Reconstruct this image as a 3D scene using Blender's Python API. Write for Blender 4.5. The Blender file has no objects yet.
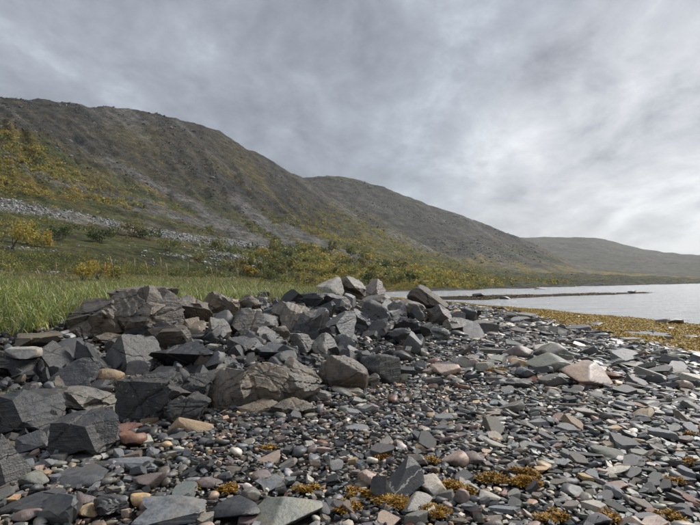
import bpy, bmesh, math, random
import numpy as np
from mathutils import Vector, Matrix, Euler

# ------------------------------------------------------------------ camera, sky, sun, exposure
S = bpy.context.scene
COL = S.collection
F, HOR, CZ = 505.0, 281.0, 2.55            # focal length in photo pixels, horizon row, eye height over the sea
PITCH = math.atan((HOR - 262.5) / F)
R = math.radians
cam_d = bpy.data.cameras.new('camera'); cam = bpy.data.objects.new('camera', cam_d); COL.objects.link(cam)
cam_d.sensor_width = 36.0; cam_d.lens = F / 700.0 * 36.0; cam_d.clip_start = 0.05; cam_d.clip_end = 30000
cam.location = (0, 0, CZ); cam.rotation_euler = (R(90) + PITCH, 0, 0)
S.camera = cam
S.view_settings.view_transform = 'Standard'; S.view_settings.look = 'None'
S.view_settings.exposure = 1.5; S.view_settings.gamma = 1.0; S.view_settings.use_curve_mapping = False
S.cycles.use_denoising = True
S.cycles.max_bounces = 6; S.cycles.diffuse_bounces = 3; S.cycles.glossy_bounces = 3
S.cycles.volume_bounces = 0; S.cycles.transparent_max_bounces = 4
SUN_AZ, SUN_EL = R(52), R(42)
SUN_DIR = Vector((math.sin(SUN_AZ) * math.cos(SUN_EL), math.cos(SUN_AZ) * math.cos(SUN_EL), math.sin(SUN_EL)))
sd = bpy.data.lights.new('sun', 'SUN'); sd.energy = 1.5; sd.angle = R(18); sd.color = (1.0, 0.965, 0.91)
sun = bpy.data.objects.new('sun', sd); COL.objects.link(sun)
sun.rotation_euler = (-SUN_DIR).to_track_quat('-Z', 'Y').to_euler(); sun.location = (20, 40, 60)


class NT:
    """tiny node-tree helper"""
    def __init__(s, tree): s.t = tree; s.n = tree.nodes; s.l = tree.links
    def new(s, typ, **kw):
        nd = s.n.new(typ)
        for k, v in kw.items(): setattr(nd, k, v)
        return nd
    def put(s, sock, v):
        if v is None: return
        if isinstance(v, bpy.types.NodeSocket): s.l.new(v, sock)
        else: sock.default_value = v
    def math(s, op, a, b=None, clamp=False):
        nd = s.new('ShaderNodeMath', operation=op, use_clamp=clamp); s.put(nd.inputs[0], a); s.put(nd.inputs[1], b)
        return nd.outputs[0]
    def vmath(s, op, a, b=None):
        nd = s.new('ShaderNodeVectorMath', operation=op); s.put(nd.inputs[0], a); s.put(nd.inputs[1], b)
        return nd.outputs['Value'] if op in ('DOT_PRODUCT', 'LENGTH') else nd.outputs[0]
    def scale(s, a, f):
        nd = s.new('ShaderNodeVectorMath', operation='SCALE'); s.put(nd.inputs[0], a); s.put(nd.inputs['Scale'], f); return nd.outputs[0]
    def noise(s, vec, sc, det=4.0, rough=0.55, dist=0.0):
        nd = s.new('ShaderNodeTexNoise'); s.put(nd.inputs['Vector'], vec)
        nd.inputs['Scale'].default_value = sc; nd.inputs['Detail'].default_value = det
        nd.inputs['Roughness'].default_value = rough; nd.inputs['Distortion'].default_value = dist
        return nd.outputs['Fac']
    def ramp(s, fac, stops, interp='LINEAR'):
        nd = s.new('ShaderNodeValToRGB'); cr = nd.color_ramp; cr.interpolation = interp
        while len(cr.elements) < len(stops): cr.elements.new(0.5)
        for e, (p, c) in zip(cr.elements, stops):
            e.position = p; e.color = (c, c, c, 1) if isinstance(c, (int, float)) else (*c, 1)
        s.put(nd.inputs[0], fac); return nd.outputs['Color']
    def mix(s, fac, a, b, mode='MIX'):
        nd = s.new('ShaderNodeMix', data_type='RGBA', blend_type=mode)
        s.put(nd.inputs[0], fac)
        for sk, v in ((nd.inputs[6], a), (nd.inputs[7], b)):
            if isinstance(v, (tuple, list)) and len(v) == 3: v = (*v, 1)
            s.put(sk, v)
        return nd.outputs[2]
    def maprange(s, v, a, b, c, d):
        nd = s.new('ShaderNodeMapRange'); s.put(nd.inputs[0], v)
        for i, x in enumerate((a, b, c, d)): nd.inputs[i + 1].default_value = x
        return nd.outputs[0]
    def bump(s, h, strength, dist, normal=None):
        nd = s.new('ShaderNodeBump'); nd.inputs['Strength'].default_value = strength; nd.inputs['Distance'].default_value = dist
        s.put(nd.inputs['Height'], h); s.put(nd.inputs['Normal'], normal); return nd.outputs[0]


# overcast sky: a deck of cloud seen in perspective over a Nishita sky, brighter round the hidden sun
W = bpy.data.worlds.new('World'); S.world = W; W.use_nodes = True
w = NT(W.node_tree); w.n.clear()
wout = w.new('ShaderNodeOutputWorld')
sky = w.new('ShaderNodeTexSky', sky_type='NISHITA'); sky.sun_disc = False; sky.sun_elevation = SUN_EL; sky.sun_rotation = SUN_AZ
tc = w.new('ShaderNodeTexCoord'); d = w.vmath('NORMALIZE', tc.outputs['Generated'])
sep = w.new('ShaderNodeSeparateXYZ'); w.put(sep.inputs[0], d)
zc = w.math('ADD', w.math('MAXIMUM', sep.outputs['Z'], 0.0), 0.32)
cmb = w.new('ShaderNodeCombineXYZ')
w.put(cmb.inputs[0], w.math('DIVIDE', sep.outputs['X'], zc)); w.put(cmb.inputs[1], w.math('DIVIDE', sep.outputs['Y'], zc)); cmb.inputs[2].default_value = 3.7
rot = w.new('ShaderNodeMapping'); w.put(rot.inputs['Vector'], cmb.outputs[0])
rot.inputs['Rotation'].default_value = (0, 0, R(-30)); rot.inputs['Scale'].default_value = (1.0, 0.75, 1.0); rot.inputs['Location'].default_value = (9.5, 21.8, 0.0)
cl = rot.outputs[0]
n1 = w.noise(cl, 1.15, 9.0, 0.56, 0.25)
n2 = w.noise(cl, 4.2, 9.0, 0.64, 0.25)
nn = w.math('ADD', w.math('MULTIPLY', n1, 0.66), w.math('MULTIPLY', n2, 0.34))
dens = w.maprange(nn, 0.40, 0.60, 0.0, 1.0)
dk = w.ramp(dens, [(0.0, (0.275, 0.296, 0.326)), (0.35, (0.19, 0.205, 0.229)), (0.65, (0.147, 0.158, 0.177)), (1.0, (0.10, 0.107, 0.12))])
lt = w.ramp(dens, [(0.0, (0.46, 0.465, 0.47)), (0.35, (0.345, 0.35, 0.36)), (0.65, (0.275, 0.28, 0.293)), (1.0, (0.17, 0.175, 0.188))])
GD = Vector((math.sin(R(31)) * math.cos(R(7)), math.cos(R(31)) * math.cos(R(7)), math.sin(R(7))))
cosg = w.vmath('DOT_PRODUCT', d, tuple(GD))
glow = w.maprange(cosg, 0.905, 0.994, 0.0, 1.0)
glow.node.interpolation_type = 'SMOOTHSTEP'
cloud = w.mix(glow, dk, lt)
bg1 = w.new('ShaderNodeBackground'); w.put(bg1.inputs['Color'], sky.outputs[0]); bg1.inputs['Strength'].default_value = 0.08
bg2 = w.new('ShaderNodeBackground'); w.put(bg2.inputs['Color'], cloud); bg2.inputs['Strength'].default_value = 0.80
mx = w.new('ShaderNodeMixShader'); mx.inputs[0].default_value = 0.94
w.l.new(bg1.outputs[0], mx.inputs[1]); w.l.new(bg2.outputs[0], mx.inputs[2]); w.l.new(mx.outputs[0], wout.inputs['Surface'])

# ------------------------------------------------------------------ helpers
rs = np.random.RandomState(7)
random.seed(7)


def h3(i, j, k, seed):
    n = (i.astype(np.int64) * 374761393 + j.astype(np.int64) * 668265263 + k.astype(np.int64) * 2147483647 + seed * 1274126177) & 0xFFFFFFFF
    n = ((n ^ (n >> 13)) * 1274126177) & 0xFFFFFFFF
    n = (n ^ (n >> 16)) & 0xFFFF
    return n / 32767.5 - 1.0


def vnoise(P, seed=0):
    P = np.asarray(P, float); I = np.floor(P); f = P - I; u = f * f * (3 - 2 * f); I = I.astype(np.int64)
    out = 0
    for dx in (0, 1):
        wx = u[:, 0] if dx else 1 - u[:, 0]
        for dy in (0, 1):
            wy = u[:, 1] if dy else 1 - u[:, 1]
            for dz in (0, 1):
                wz = u[:, 2] if dz else 1 - u[:, 2]
                out = out + wx * wy * wz * h3(I[:, 0] + dx, I[:, 1] + dy, I[:, 2] + dz, seed)
    return out


def fbm(P, octv=4, gain=0.5, seed=0):
    P = np.asarray(P, float); a = 1.0; o = 0; t = 0
    for k in range(octv):
        o = o + a * vnoise(P * 2.0 ** k + 17.3 * k, seed + k); t += a; a *= gain
    return o / t


def ridged(P, octv=4, seed=0):
    P = np.asarray(P, float); a = 1.0; o = 0; t = 0
    for k in range(octv):
        o = o + a * (1 - 2 * np.abs(vnoise(P * 2.0 ** k + 9.1 * k, seed + k))); t += a; a *= 0.5
    return o / t


def n2d(X, Y, sc, octv=4, seed=0):
    X = np.asarray(X, float).ravel(); Y = np.asarray(Y, float).ravel()
    return fbm(np.stack([X * sc, Y * sc, np.full_like(X, 0.37)], 1), octv, 0.5, seed)


def sstep(a, b, x):
    t = np.clip((x - a) / (b - a), 0, 1); return t * t * (3 - 2 * t)


def polydist(X, Y, P, closed=False):
    """signed distance to a polyline, positive on its left side"""
    P = np.asarray(P, float); best = np.full(X.shape, 1e18); sgn = np.ones(X.shape); tt = np.zeros(X.shape)
    n = len(P)
    for i in range(n - 1):
        ax, ay = P[i]; bx, by = P[i + 1]; dx, dy = bx - ax, by - ay; L2 = dx * dx + dy * dy
        t = np.clip(((X - ax) * dx + (Y - ay) * dy) / L2, 0, 1)
        ex, ey = X - ax - t * dx, Y - ay - t * dy; q = ex * ex + ey * ey
        m = q < best
        best = np.where(m, q, best); sgn = np.where(m, np.sign(dx * (Y - ay) - dy * (X - ax)), sgn); tt = np.where(m, (i + t) / (n - 1), tt)
    return np.sqrt(best) * np.where(sgn == 0, 1, sgn), tt


def new_mesh(name, V, T, smooth=True, col=None, smooth_arr=None):
    me = bpy.data.meshes.new(name); V = np.ascontiguousarray(V, np.float32); T = np.ascontiguousarray(T, np.int32)
    k = T.shape[1]; nf = len(T)
    me.vertices.add(len(V)); me.vertices.foreach_set('co', V.ravel())
    me.loops.add(nf * k); me.loops.foreach_set('vertex_index', T.ravel())
    me.polygons.add(nf); me.polygons.foreach_set('loop_start', np.arange(0, nf * k, k, dtype=np.int32))
    me.polygons.foreach_set('use_smooth', np.full(nf, smooth, bool) if smooth_arr is None else smooth_arr)
    me.update(calc_edges=True)
    if col is not None:
        at = me.attributes.new('col', 'FLOAT_COLOR', 'POINT')
        c4 = np.ones((len(V), 4), np.float32); c4[:, :3] = col; at.data.foreach_set('color', c4.ravel())
    return me


def obj(name, me, mat=None, parent=None, loc=(0, 0, 0), **props):
    o = bpy.data.objects.new(name, me); COL.objects.link(o)
    if mat and me and not me.materials: me.materials.append(mat)
    o.location = loc
    if parent: o.parent = parent
    for k, v in props.items(): o[k] = v
    return o


def px_ray(x, y):
    u, v = (x - 350.0) / F, (262.5 - y) / F
    return u, math.cos(PITCH) - v * math.sin(PITCH), math.sin(PITCH) + v * math.cos(PITCH)


def to_px(X, Y, Z):
    c, s_ = math.cos(PITCH), math.sin(PITCH); z = Z - CZ
    dep = Y * c + z * s_; up = z * c - Y * s_
    dep = np.maximum(dep, 1e-3)
    return 350 + F * X / dep, 262.5 - F * up / dep, dep


# ------------------------------------------------------------------ the lie of the land (x right, y ahead, sea level 0)
SHORE = [(40, -400), (30, -60), (27, -20), (25, 5), (22, 20), (20, 29), (17.5, 40), (15, 50), (11.5, 62), (8, 74), (4.5, 84), (1, 92), (-1, 101), (3, 112),
         (14, 124), (36, 142), (68, 185), (124, 255), (230, 370), (346, 500), (700, 900), (1400, 1650), (3200, 3300), (9000, 8000)]
FRONT = [(-14, -14), (-5.4, 1.0), (-3.4, 4.3), (-2.55, 5.6), (-0.34, 5.9), (0.75, 7.5), (1.8, 9.9), (3.6, 13.3), (4.6, 18), (4.0, 26), (1.0, 40), (-6, 70)]
BACK = [(-22, -10), (-12, 5.0), (-6.2, 8.5), (-4.3, 11.4), (-2.2, 14.6), (-0.4, 18), (0.8, 24), (-1, 36), (-9, 70)]
SPIT = [(15, 74), (22, 80), (32, 86), (46, 95), (65, 108)]
WEED = [(13, -20), (10.2, 5), (9.1, 13), (9.9, 24), (11.8, 39), (10, 55), (6, 70), (2, 84)]
TAB = {   # hill profiles: photo column -> (distance, photo row)
    -250: [(30, 278), (60, 268), (110, 232), (180, 195), (260, 150), (330, 128), (420, 120), (560, 105), (800, 84), (1050, 100)],
    0: [(30, 279.5), (60, 270), (100, 249), (150, 226), (200, 207), (260, 190), (300, 158), (345, 119), (420, 133), (560, 122), (800, 96), (1050, 120)],
    40: [(30, 280), (60, 271), (100, 252), (150, 231), (205, 213), (275, 193), (310, 168), (350, 138), (420, 146), (560, 130), (800, 98), (1050, 120)],
    100: [(30, 280.5), (60, 273), (100, 257), (150, 240), (215, 225), (300, 204), (330, 188), (362, 169), (430, 172), (560, 150), (800, 103), (1050, 130)],
    140: [(30, 281), (60, 274), (100, 260), (155, 245), (230, 231), (320, 206), (375, 184), (440, 180), (570, 158), (810, 109), (1050, 135)],
    180: [(30, 281), (60, 276), (100, 264), (160, 250), (240, 237), (335, 212), (390, 199), (450, 190), (580, 165), (820, 115), (1050, 140)],
    215: [(30, 281), (60, 277), (100, 266), (170, 253), (255, 241), (350, 222), (460, 200), (600, 175), (835, 127), (1050, 150)],
    240: [(30, 281), (60, 278), (110, 266), (180, 255), (270, 243), (370, 228), (480, 208), (610, 184), (845, 142), (1060, 165)],
    275: [(30, 281), (60, 279), (120, 268), (200, 258), (300, 246), (400, 234), (500, 217), (640, 195), (870, 160), (1080, 185)],
    305: [(30, 281), (60, 280), (125, 271), (220, 262), (320, 249), (430, 237), (520, 222), (660, 205), (890, 178), (1100, 200)],
    330: [(30, 282), (60, 281), (130, 274), (230, 265), (350, 252), (450, 240), (550, 227), (690, 214), (900, 197), (1100, 215)],
    380: [(30, 283), (60, 283), (130, 281), (170, 277), (260, 270), (400, 258), (500, 250), (620, 239), (760, 229), (910, 219), (1100, 235)],
    430: [(30, 283), (60, 283), (140, 284), (190, 281), (280, 275), (420, 267), (600, 259), (900, 249), (1100, 262)],
    480: [(30, 283), (60, 283), (150, 286), (230, 282), (360, 278), (600, 272), (900, 267), (1100, 272)],
    540: [(30, 283), (60, 283), (200, 286), (300, 282.5), (600, 277.5), (900, 274), (1100, 274)],
    700: [(30, 283), (60, 283), (500, 283), (700, 280.5), (900, 279), (1100, 279)],
    900: [(30, 283), (60, 283), (500, 283), (700, 281), (900, 280), (1100, 280)],
}


def table_grid(tab, r0, r1, nr=160):
    lr = np.linspace(math.log(r0), math.log(r1), nr); xs = sorted(tab)
    M = np.array([np.interp(lr, np.log([q[0] for q in tab[x]]), [q[1] for q in tab[x]]) for x in xs])
    for _ in range(3): M[:, 1:-1] = 0.25 * M[:, :-2] + 0.5 * M[:, 1:-1] + 0.25 * M[:, 2:]
    xd = np.linspace(xs[0], xs[-1], 400)
    D = np.array([np.interp(xd, xs, M[:, j]) for j in range(nr)]).T
    for _ in range(12): D[1:-1] = 0.25 * D[:-2] + 0.5 * D[1:-1] + 0.25 * D[2:]
    return xd, lr, D


def table_z(grid, X, Y):
    xd, lr, D = grid
    r = np.maximum(np.hypot(X, Y), 1e-3); az = np.arctan2(X, Y)
    azc = np.clip(az, math.atan((xd[0] - 350) / F), math.atan((xd[-1] - 350) / F))
    x = 350 + F * np.tan(azc)
    fi = np.clip((x - xd[0]) / (xd[-1] - xd[0]) * (len(xd) - 1), 0, len(xd) - 1.001)
    fj = np.clip((np.log(r) - lr[0]) / (lr[-1] - lr[0]) * (len(lr) - 1), 0, len(lr) - 1.001)
    i, j = fi.astype(int), fj.astype(int); a, b = fi - i, fj - j
    y = (D[i, j] * (1 - a) + D[i + 1, j] * a) * (1 - b) + (D[i, j + 1] * (1 - a) + D[i + 1, j + 1] * a) * b
    te = (HOR - y) / F * np.cos(azc)
    te = te * (1 - 0.75 * sstep(R(75), R(130), np.abs(az)))
    return CZ + r * te


G1 = table_grid(TAB, 30, 1050)


def G(X, Y, detail=True):
    X = np.asarray(X, float); Y = np.asarray(Y, float); sh = X.shape; X = X.ravel(); Y = Y.ravel()
    r = np.hypot(X, Y)
    s, _ = polydist(X, Y, SHORE)
    s = s + n2d(X, Y, 0.16, 3, 5) * np.clip(r * 0.035, 0.3, 4)
    beach = np.interp(s, [-300, -60, -20, -5, 0, 4, 10, 25, 60], [-20, -6, -2.2, -0.45, 0, .2, .46, 1.0, 1.15])
    df, _ = polydist(X, Y, FRONT); db, _ = polydist(X, Y, BACK)
    t = np.clip(df, 0, None) / np.maximum(np.clip(df, 0, None) + np.clip(-db, 0, None), 1e-3)
    t = np.where(df <= 0, 0, np.where(db >= 0, 1, t))
    bank = beach + (1.95 - beach) * (0.55 * t + 0.45 * sstep(0, 1, t))
    bank = bank + np.clip(db, 0, 12) * 0.02 * (t >= 1)
    wt = sstep(18, 36, r) * sstep(-3, 4, db)
    z = bank * (1 - wt) + table_z(G1, X, Y) * wt
    far = sstep(60, 130, r)
    z = np.where(r > 60, z * (1 - far) + table_z(G1, X, Y) * far, z)
    cap = np.interp(s, [-300, -60, -20, -5, 0, 4, 10, 20, 40, 90, 200, 400], [-20, -6, -2.2, -0.45, 0, .2, .5, 1.7, 5, 22, 120, 900])
    z = np.minimum(z, cap)
    d, tt = polydist(X, Y, SPIT); hw = np.interp(tt, [0, .3, .7, 1], [6, 4.5, 2.4, 0.7])
    q = np.abs(d) + n2d(X, Y, 0.12, 3, 9) * 2.5
    z = np.maximum(z, 0.25 * (1 - (q / hw) ** 2) + n2d(X, Y, 0.5, 3, 10) * 0.1 - 0.04)
    if detail:
        amp = np.where(r < 45, 0.03, np.clip((r - 45) * 0.012, 0.03, 5.5)) * sstep(-1, 3, s)
        hz = np.clip((z - 12) / 60, 0, 1)
        P = np.stack([X, Y, z * 0.7], 1)
        lo = fbm(P / np.clip(r * 0.10, 1.2, 60)[:, None].mean() * 1.0, 4, 0.5, 21) if False else 0
        nz = fbm(P * 0.9, 3, 0.5, 22) * 0.03 * (r < 60) + fbm(P * 0.045, 5, 0.55, 23) * amp + (ridged(P * np.array([0.022, 0.022, 0.03]), 5, 24) - 0.2) * 6.5 * hz
        gc = (350 + F * np.tan(np.clip(np.arctan2(X, Y), -0.95, 0.95)) + 100 * np.log(np.maximum(r, 1))) * 0.065
        nz = nz + (ridged(np.stack([gc, np.log(np.maximum(r, 1)) * 2.2, z * 0.01], 1), 4, 26) - 0.25) * 4.5 * hz * (r > 150) * (1 - 0.75 * sstep(620, 800, r))
        z = z + np.where(s > 0, nz, nz * 0.2)
    return z.reshape(sh)


def hit(x, y, far=1200.0):
    u, fy, uz = px_ray(x, y)
    Y = np.geomspace(1.5, far, 900); D = Y / fy
    zz = G(u * D, Y) - (CZ + uz * D)
    k = np.argmax(zz > 0)
    if zz[k] <= 0: return None
    if k > 0:
        a = zz[k - 1] / (zz[k - 1] - zz[k]); Yh = Y[k - 1] + (Y[k] - Y[k - 1]) * a
    else: Yh = Y[0]
    D = Yh / fy
    return u * D, Yh, CZ + uz * D


# ------------------------------------------------------------------ materials
def mat(name):
    m = bpy.data.materials.new(name); m.use_nodes = True; k = NT(m.node_tree); k.n.clear()
    out = k.new('ShaderNodeOutputMaterial'); p = k.new('ShaderNodeBsdfPrincipled'); k.l.new(p.outputs[0], out.inputs['Surface'])
    return m, k, p, out


def rock_mat(name, src, cracks=True, scale=1.0, rough=(0.42, 0.72), bump=0.5, spots=0.0):
    m, k, p, _ = mat(name)
    t = k.new('ShaderNodeTexCoord'); oi = k.new('ShaderNodeObjectInfo')
    off = k.scale(oi.outputs['Location'], 1.37)
    v = k.vmath('ADD', t.outputs['Object'], off)
    v = k.scale(v, scale)
    if src == 'object': base = oi.outputs['Color']
    else:
        a = k.new('ShaderNodeAttribute', attribute_name='col'); base = a.outputs['Color']
    nA = k.noise(v, 2.2, 7, 0.62, 0.4); nB = k.noise(v, 9.0, 6, 0.65); nC = k.noise(v, 46.0, 3, 0.6)
    gain = k.ramp(nA, [(0.28, 0.5), (0.5, 1.0), (0.70, 1.55)])
    c = k.mix(1.0, base, gain, 'MULTIPLY')
    nD = k.noise(v, 0.8, 4, 0.55, 0.8)
    c = k.mix(k.ramp(nD, [(0.46, 0.0), (0.6, 0.75)]), c, k.mix(1.0, base, (1.6, 1.4, 1.16, 1), 'MULTIPLY'))
    c = k.mix(1.0, c, k.ramp(nB, [(0.3, 0.7), (0.5, 1.0), (0.7, 1.25)]), 'MULTIPLY')
    brown = k.ramp(nB, [(0.48, 0.0), (0.66, 0.55)])
    c = k.mix(brown, c, k.mix(1.0, base, (1.5, 1.24, 0.98, 1), 'MULTIPLY'))
    c = k.mix(k.ramp(nC, [(0.62, 0.0), (0.74, 0.35)]), c, k.mix(1.0, base, (2.0, 2.0, 1.95, 1), 'MULTIPLY'))
    hgt = k.math('ADD', k.math('MULTIPLY', nB, 0.42), k.math('MULTIPLY', nC, 0.1))
    if cracks:
        wv = k.vmath('ADD', v, k.scale(k.new('ShaderNodeTexNoise').outputs['Color'], 0.0))
        wn = k.new('ShaderNodeTexNoise'); k.put(wn.inputs['Vector'], v); wn.inputs['Scale'].default_value = 3.0; wn.inputs['Detail'].default_value = 4
        wv = k.vmath('ADD', v, k.scale(wn.outputs['Color'], 0.14))
        st = k.new('ShaderNodeMapping'); k.put(st.inputs['Vector'], wv); st.inputs['Rotation'].default_value = (0.5, 0.7, 0.3); st.inputs['Scale'].default_value = (0.45, 0.8, 1.7)
        vo = k.new('ShaderNodeTexVoronoi', feature='DISTANCE_TO_EDGE'); k.put(vo.inputs['Vector'], st.outputs[0]); vo.inputs['Scale'].default_value = 1.5
        ck = k.ramp(vo.outputs['Distance'], [(0.0, 0.0), (0.016, 1.0)])
        brk = k.ramp(k.noise(v, 1.7, 3, 0.5), [(0.47, 0.0), (0.58, 1.0)])
        ckm = k.math('MAXIMUM', ck, k.math('SUBTRACT', 1.0, brk))
        c = k.mix(ckm, k.mix(1.0, base, (0.25, 0.24, 0.22, 1), 'MULTIPLY'), c)
        hgt = k.math('ADD', hgt, k.math('MULTIPLY', ckm, 0.12))
        ly = k.new('ShaderNodeMapping'); k.put(ly.inputs['Vector'], wv); ly.inputs['Rotation'].default_value = (0.6, 0.35, 0.2); ly.inputs['Scale'].default_value = (0.5, 0.5, 9.0)
        hgt = k.math('ADD', hgt, k.math('MULTIPLY', k.noise(ly.outputs[0], 2.0, 6, 0.65), 0.45))
    if spots > 0:
        sp = k.ramp(k.noise(v, 14.0, 5, 0.7), [(0.60, 0.0), (0.68, spots)])
        c = k.mix(sp, c, (0.34, 0.31, 0.19, 1))
    k.put(p.inputs['Base Color'], c)
    k.put(p.inputs['Roughness'], k.maprange(nA, 0.3, 0.7, *rough))
    k.put(p.inputs['Normal'], k.bump(hgt, bump, 0.12 / scale))
    return m


M_BOULDER = rock_mat('boulder_rock', 'object', True, 1.6, (0.24, 0.5), 0.65)
M_LICHEN = rock_mat('lichen_rock', 'object', True, 2.0, (0.6, 0.9), 0.6, 0.8)
M_STONE = rock_mat('shore_stone', 'object', False, 5.0, (0.34, 0.56), 0.5)
M_PEB = rock_mat('shingle', 'attr', False, 6.0, (0.34, 0.55), 0.4)


def attr_mat(name, rough=0.7, trans=0.0, spec=0.4):
    m, k, p, out = mat(name)
    a = k.new('ShaderNodeAttribute', attribute_name='col')
    t = k.new('ShaderNodeTexCoord')
    g = k.ramp(k.noise(t.outputs['Object'], 3.0, 3), [(0.3, 0.8), (0.7, 1.2)])
    c = k.mix(1.0, a.outputs['Color'], g, 'MULTIPLY')
    k.put(p.inputs['Base Color'], c); p.inputs['Roughness'].default_value = rough; p.inputs['Specular IOR Level'].default_value = spec
    if trans > 0:
        tr = k.new('ShaderNodeBsdfTranslucent'); k.put(tr.inputs['Color'], c); mxs = k.new('ShaderNodeMixShader'); mxs.inputs[0].default_value = trans
        k.l.new(p.outputs[0], mxs.inputs[1]); k.l.new(tr.outputs[0], mxs.inputs[2]); k.l.new(mxs.outputs[0], out.inputs['Surface'])
    return m


M_GRASS = attr_mat('grass_blades', 0.55, 0.3)
M_LEAF = attr_mat('leaves', 0.6, 0.35)
M_WEED = attr_mat('bladder_wrack', 0.6, 0.15, 0.3)
M_SCREE = attr_mat('scree_stone', 0.8)
M_WOOD = attr_mat('weathered_wood', 0.8)


def land_mat(name, fine, bump, dist):
    """vegetation, rock and gravel: colour from the land-cover attribute, broken up by noise"""
    m, k, p, _ = mat(name)
    a = k.new('ShaderNodeAttribute', attribute_name='col'); t = k.new('ShaderNodeTexCoord'); P = t.outputs['Object']
    g1 = k.ramp(k.noise(P, fine, 8, 0.68), [(0.32, 0.3), (0.5, 1.0), (0.68, 1.9)])
    g2 = k.ramp(k.noise(P, fine * 6, 5, 0.7), [(0.34, 0.4), (0.66, 1.7)])
    c = k.mix(1.0, k.mix(1.0, a.outputs['Color'], g1, 'MULTIPLY'), g2, 'MULTIPLY')
    tint = k.ramp(k.noise(P, fine * 2.3, 5, 0.65), [(0.35, (0.86, 0.95, 1.02)), (0.65, (1.16, 1.05, 0.92))])
    c = k.mix(1.0, c, tint, 'MULTIPLY')
    k.put(p.inputs['Base Color'], c); p.inputs['Roughness'].default_value = 0.85; p.inputs['Specular IOR Level'].default_value = 0.25
    h = k.math('ADD', k.noise(P, fine * 1.5, 9, 0.7), k.math('MULTIPLY', k.noise(P, fine * 9, 4, 0.7), 0.35))
    k.put(p.inputs['Normal'], k.bump(h, bump, dist))
    return m


M_GROUND = land_mat('ground_gravel', 7.0, 0.8, 0.05)
M_HILL = land_mat('hillside_cover', 0.09, 1.0, 9.0)
M_MTN = land_mat('mountain_cover', 0.045, 0.8, 9.0)

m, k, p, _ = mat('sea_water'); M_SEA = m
t = k.new('ShaderNodeTexCoord'); P = t.outputs['Object']
st = k.new('ShaderNodeMapping'); k.put(st.inputs['Vector'], P); st.inputs['Rotation'].default_value = (0, 0, R(25)); st.inputs['Scale'].default_value = (1.0, 1.8, 1.0)
h = k.math('ADD', k.noise(st.outputs[0], 0.9, 6, 0.65, 0.3), k.math('MULTIPLY', k.noise(st.outputs[0], 0.12, 4, 0.55), 2.0))
k.put(p.inputs['Normal'], k.bump(h, 1.0, 0.5))
p.inputs['Base Color'].default_value = (0.50, 0.52, 0.55, 1); p.inputs['Roughness'].default_value = 0.13; p.inputs['IOR'].default_value = 1.6  # bright sky reflection and glitter put into the pale base colour; IOR raised too

# ------------------------------------------------------------------ ground and hills
def poly_px(U, V, P, hw):
    d, _ = polydist(U, V, P); return 1 - sstep(0.35, 1.0, np.abs(d) / hw)


def mixc(c, col, mask): return c * (1 - mask[:, None]) + np.array(col)[None] * mask[:, None]


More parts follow.
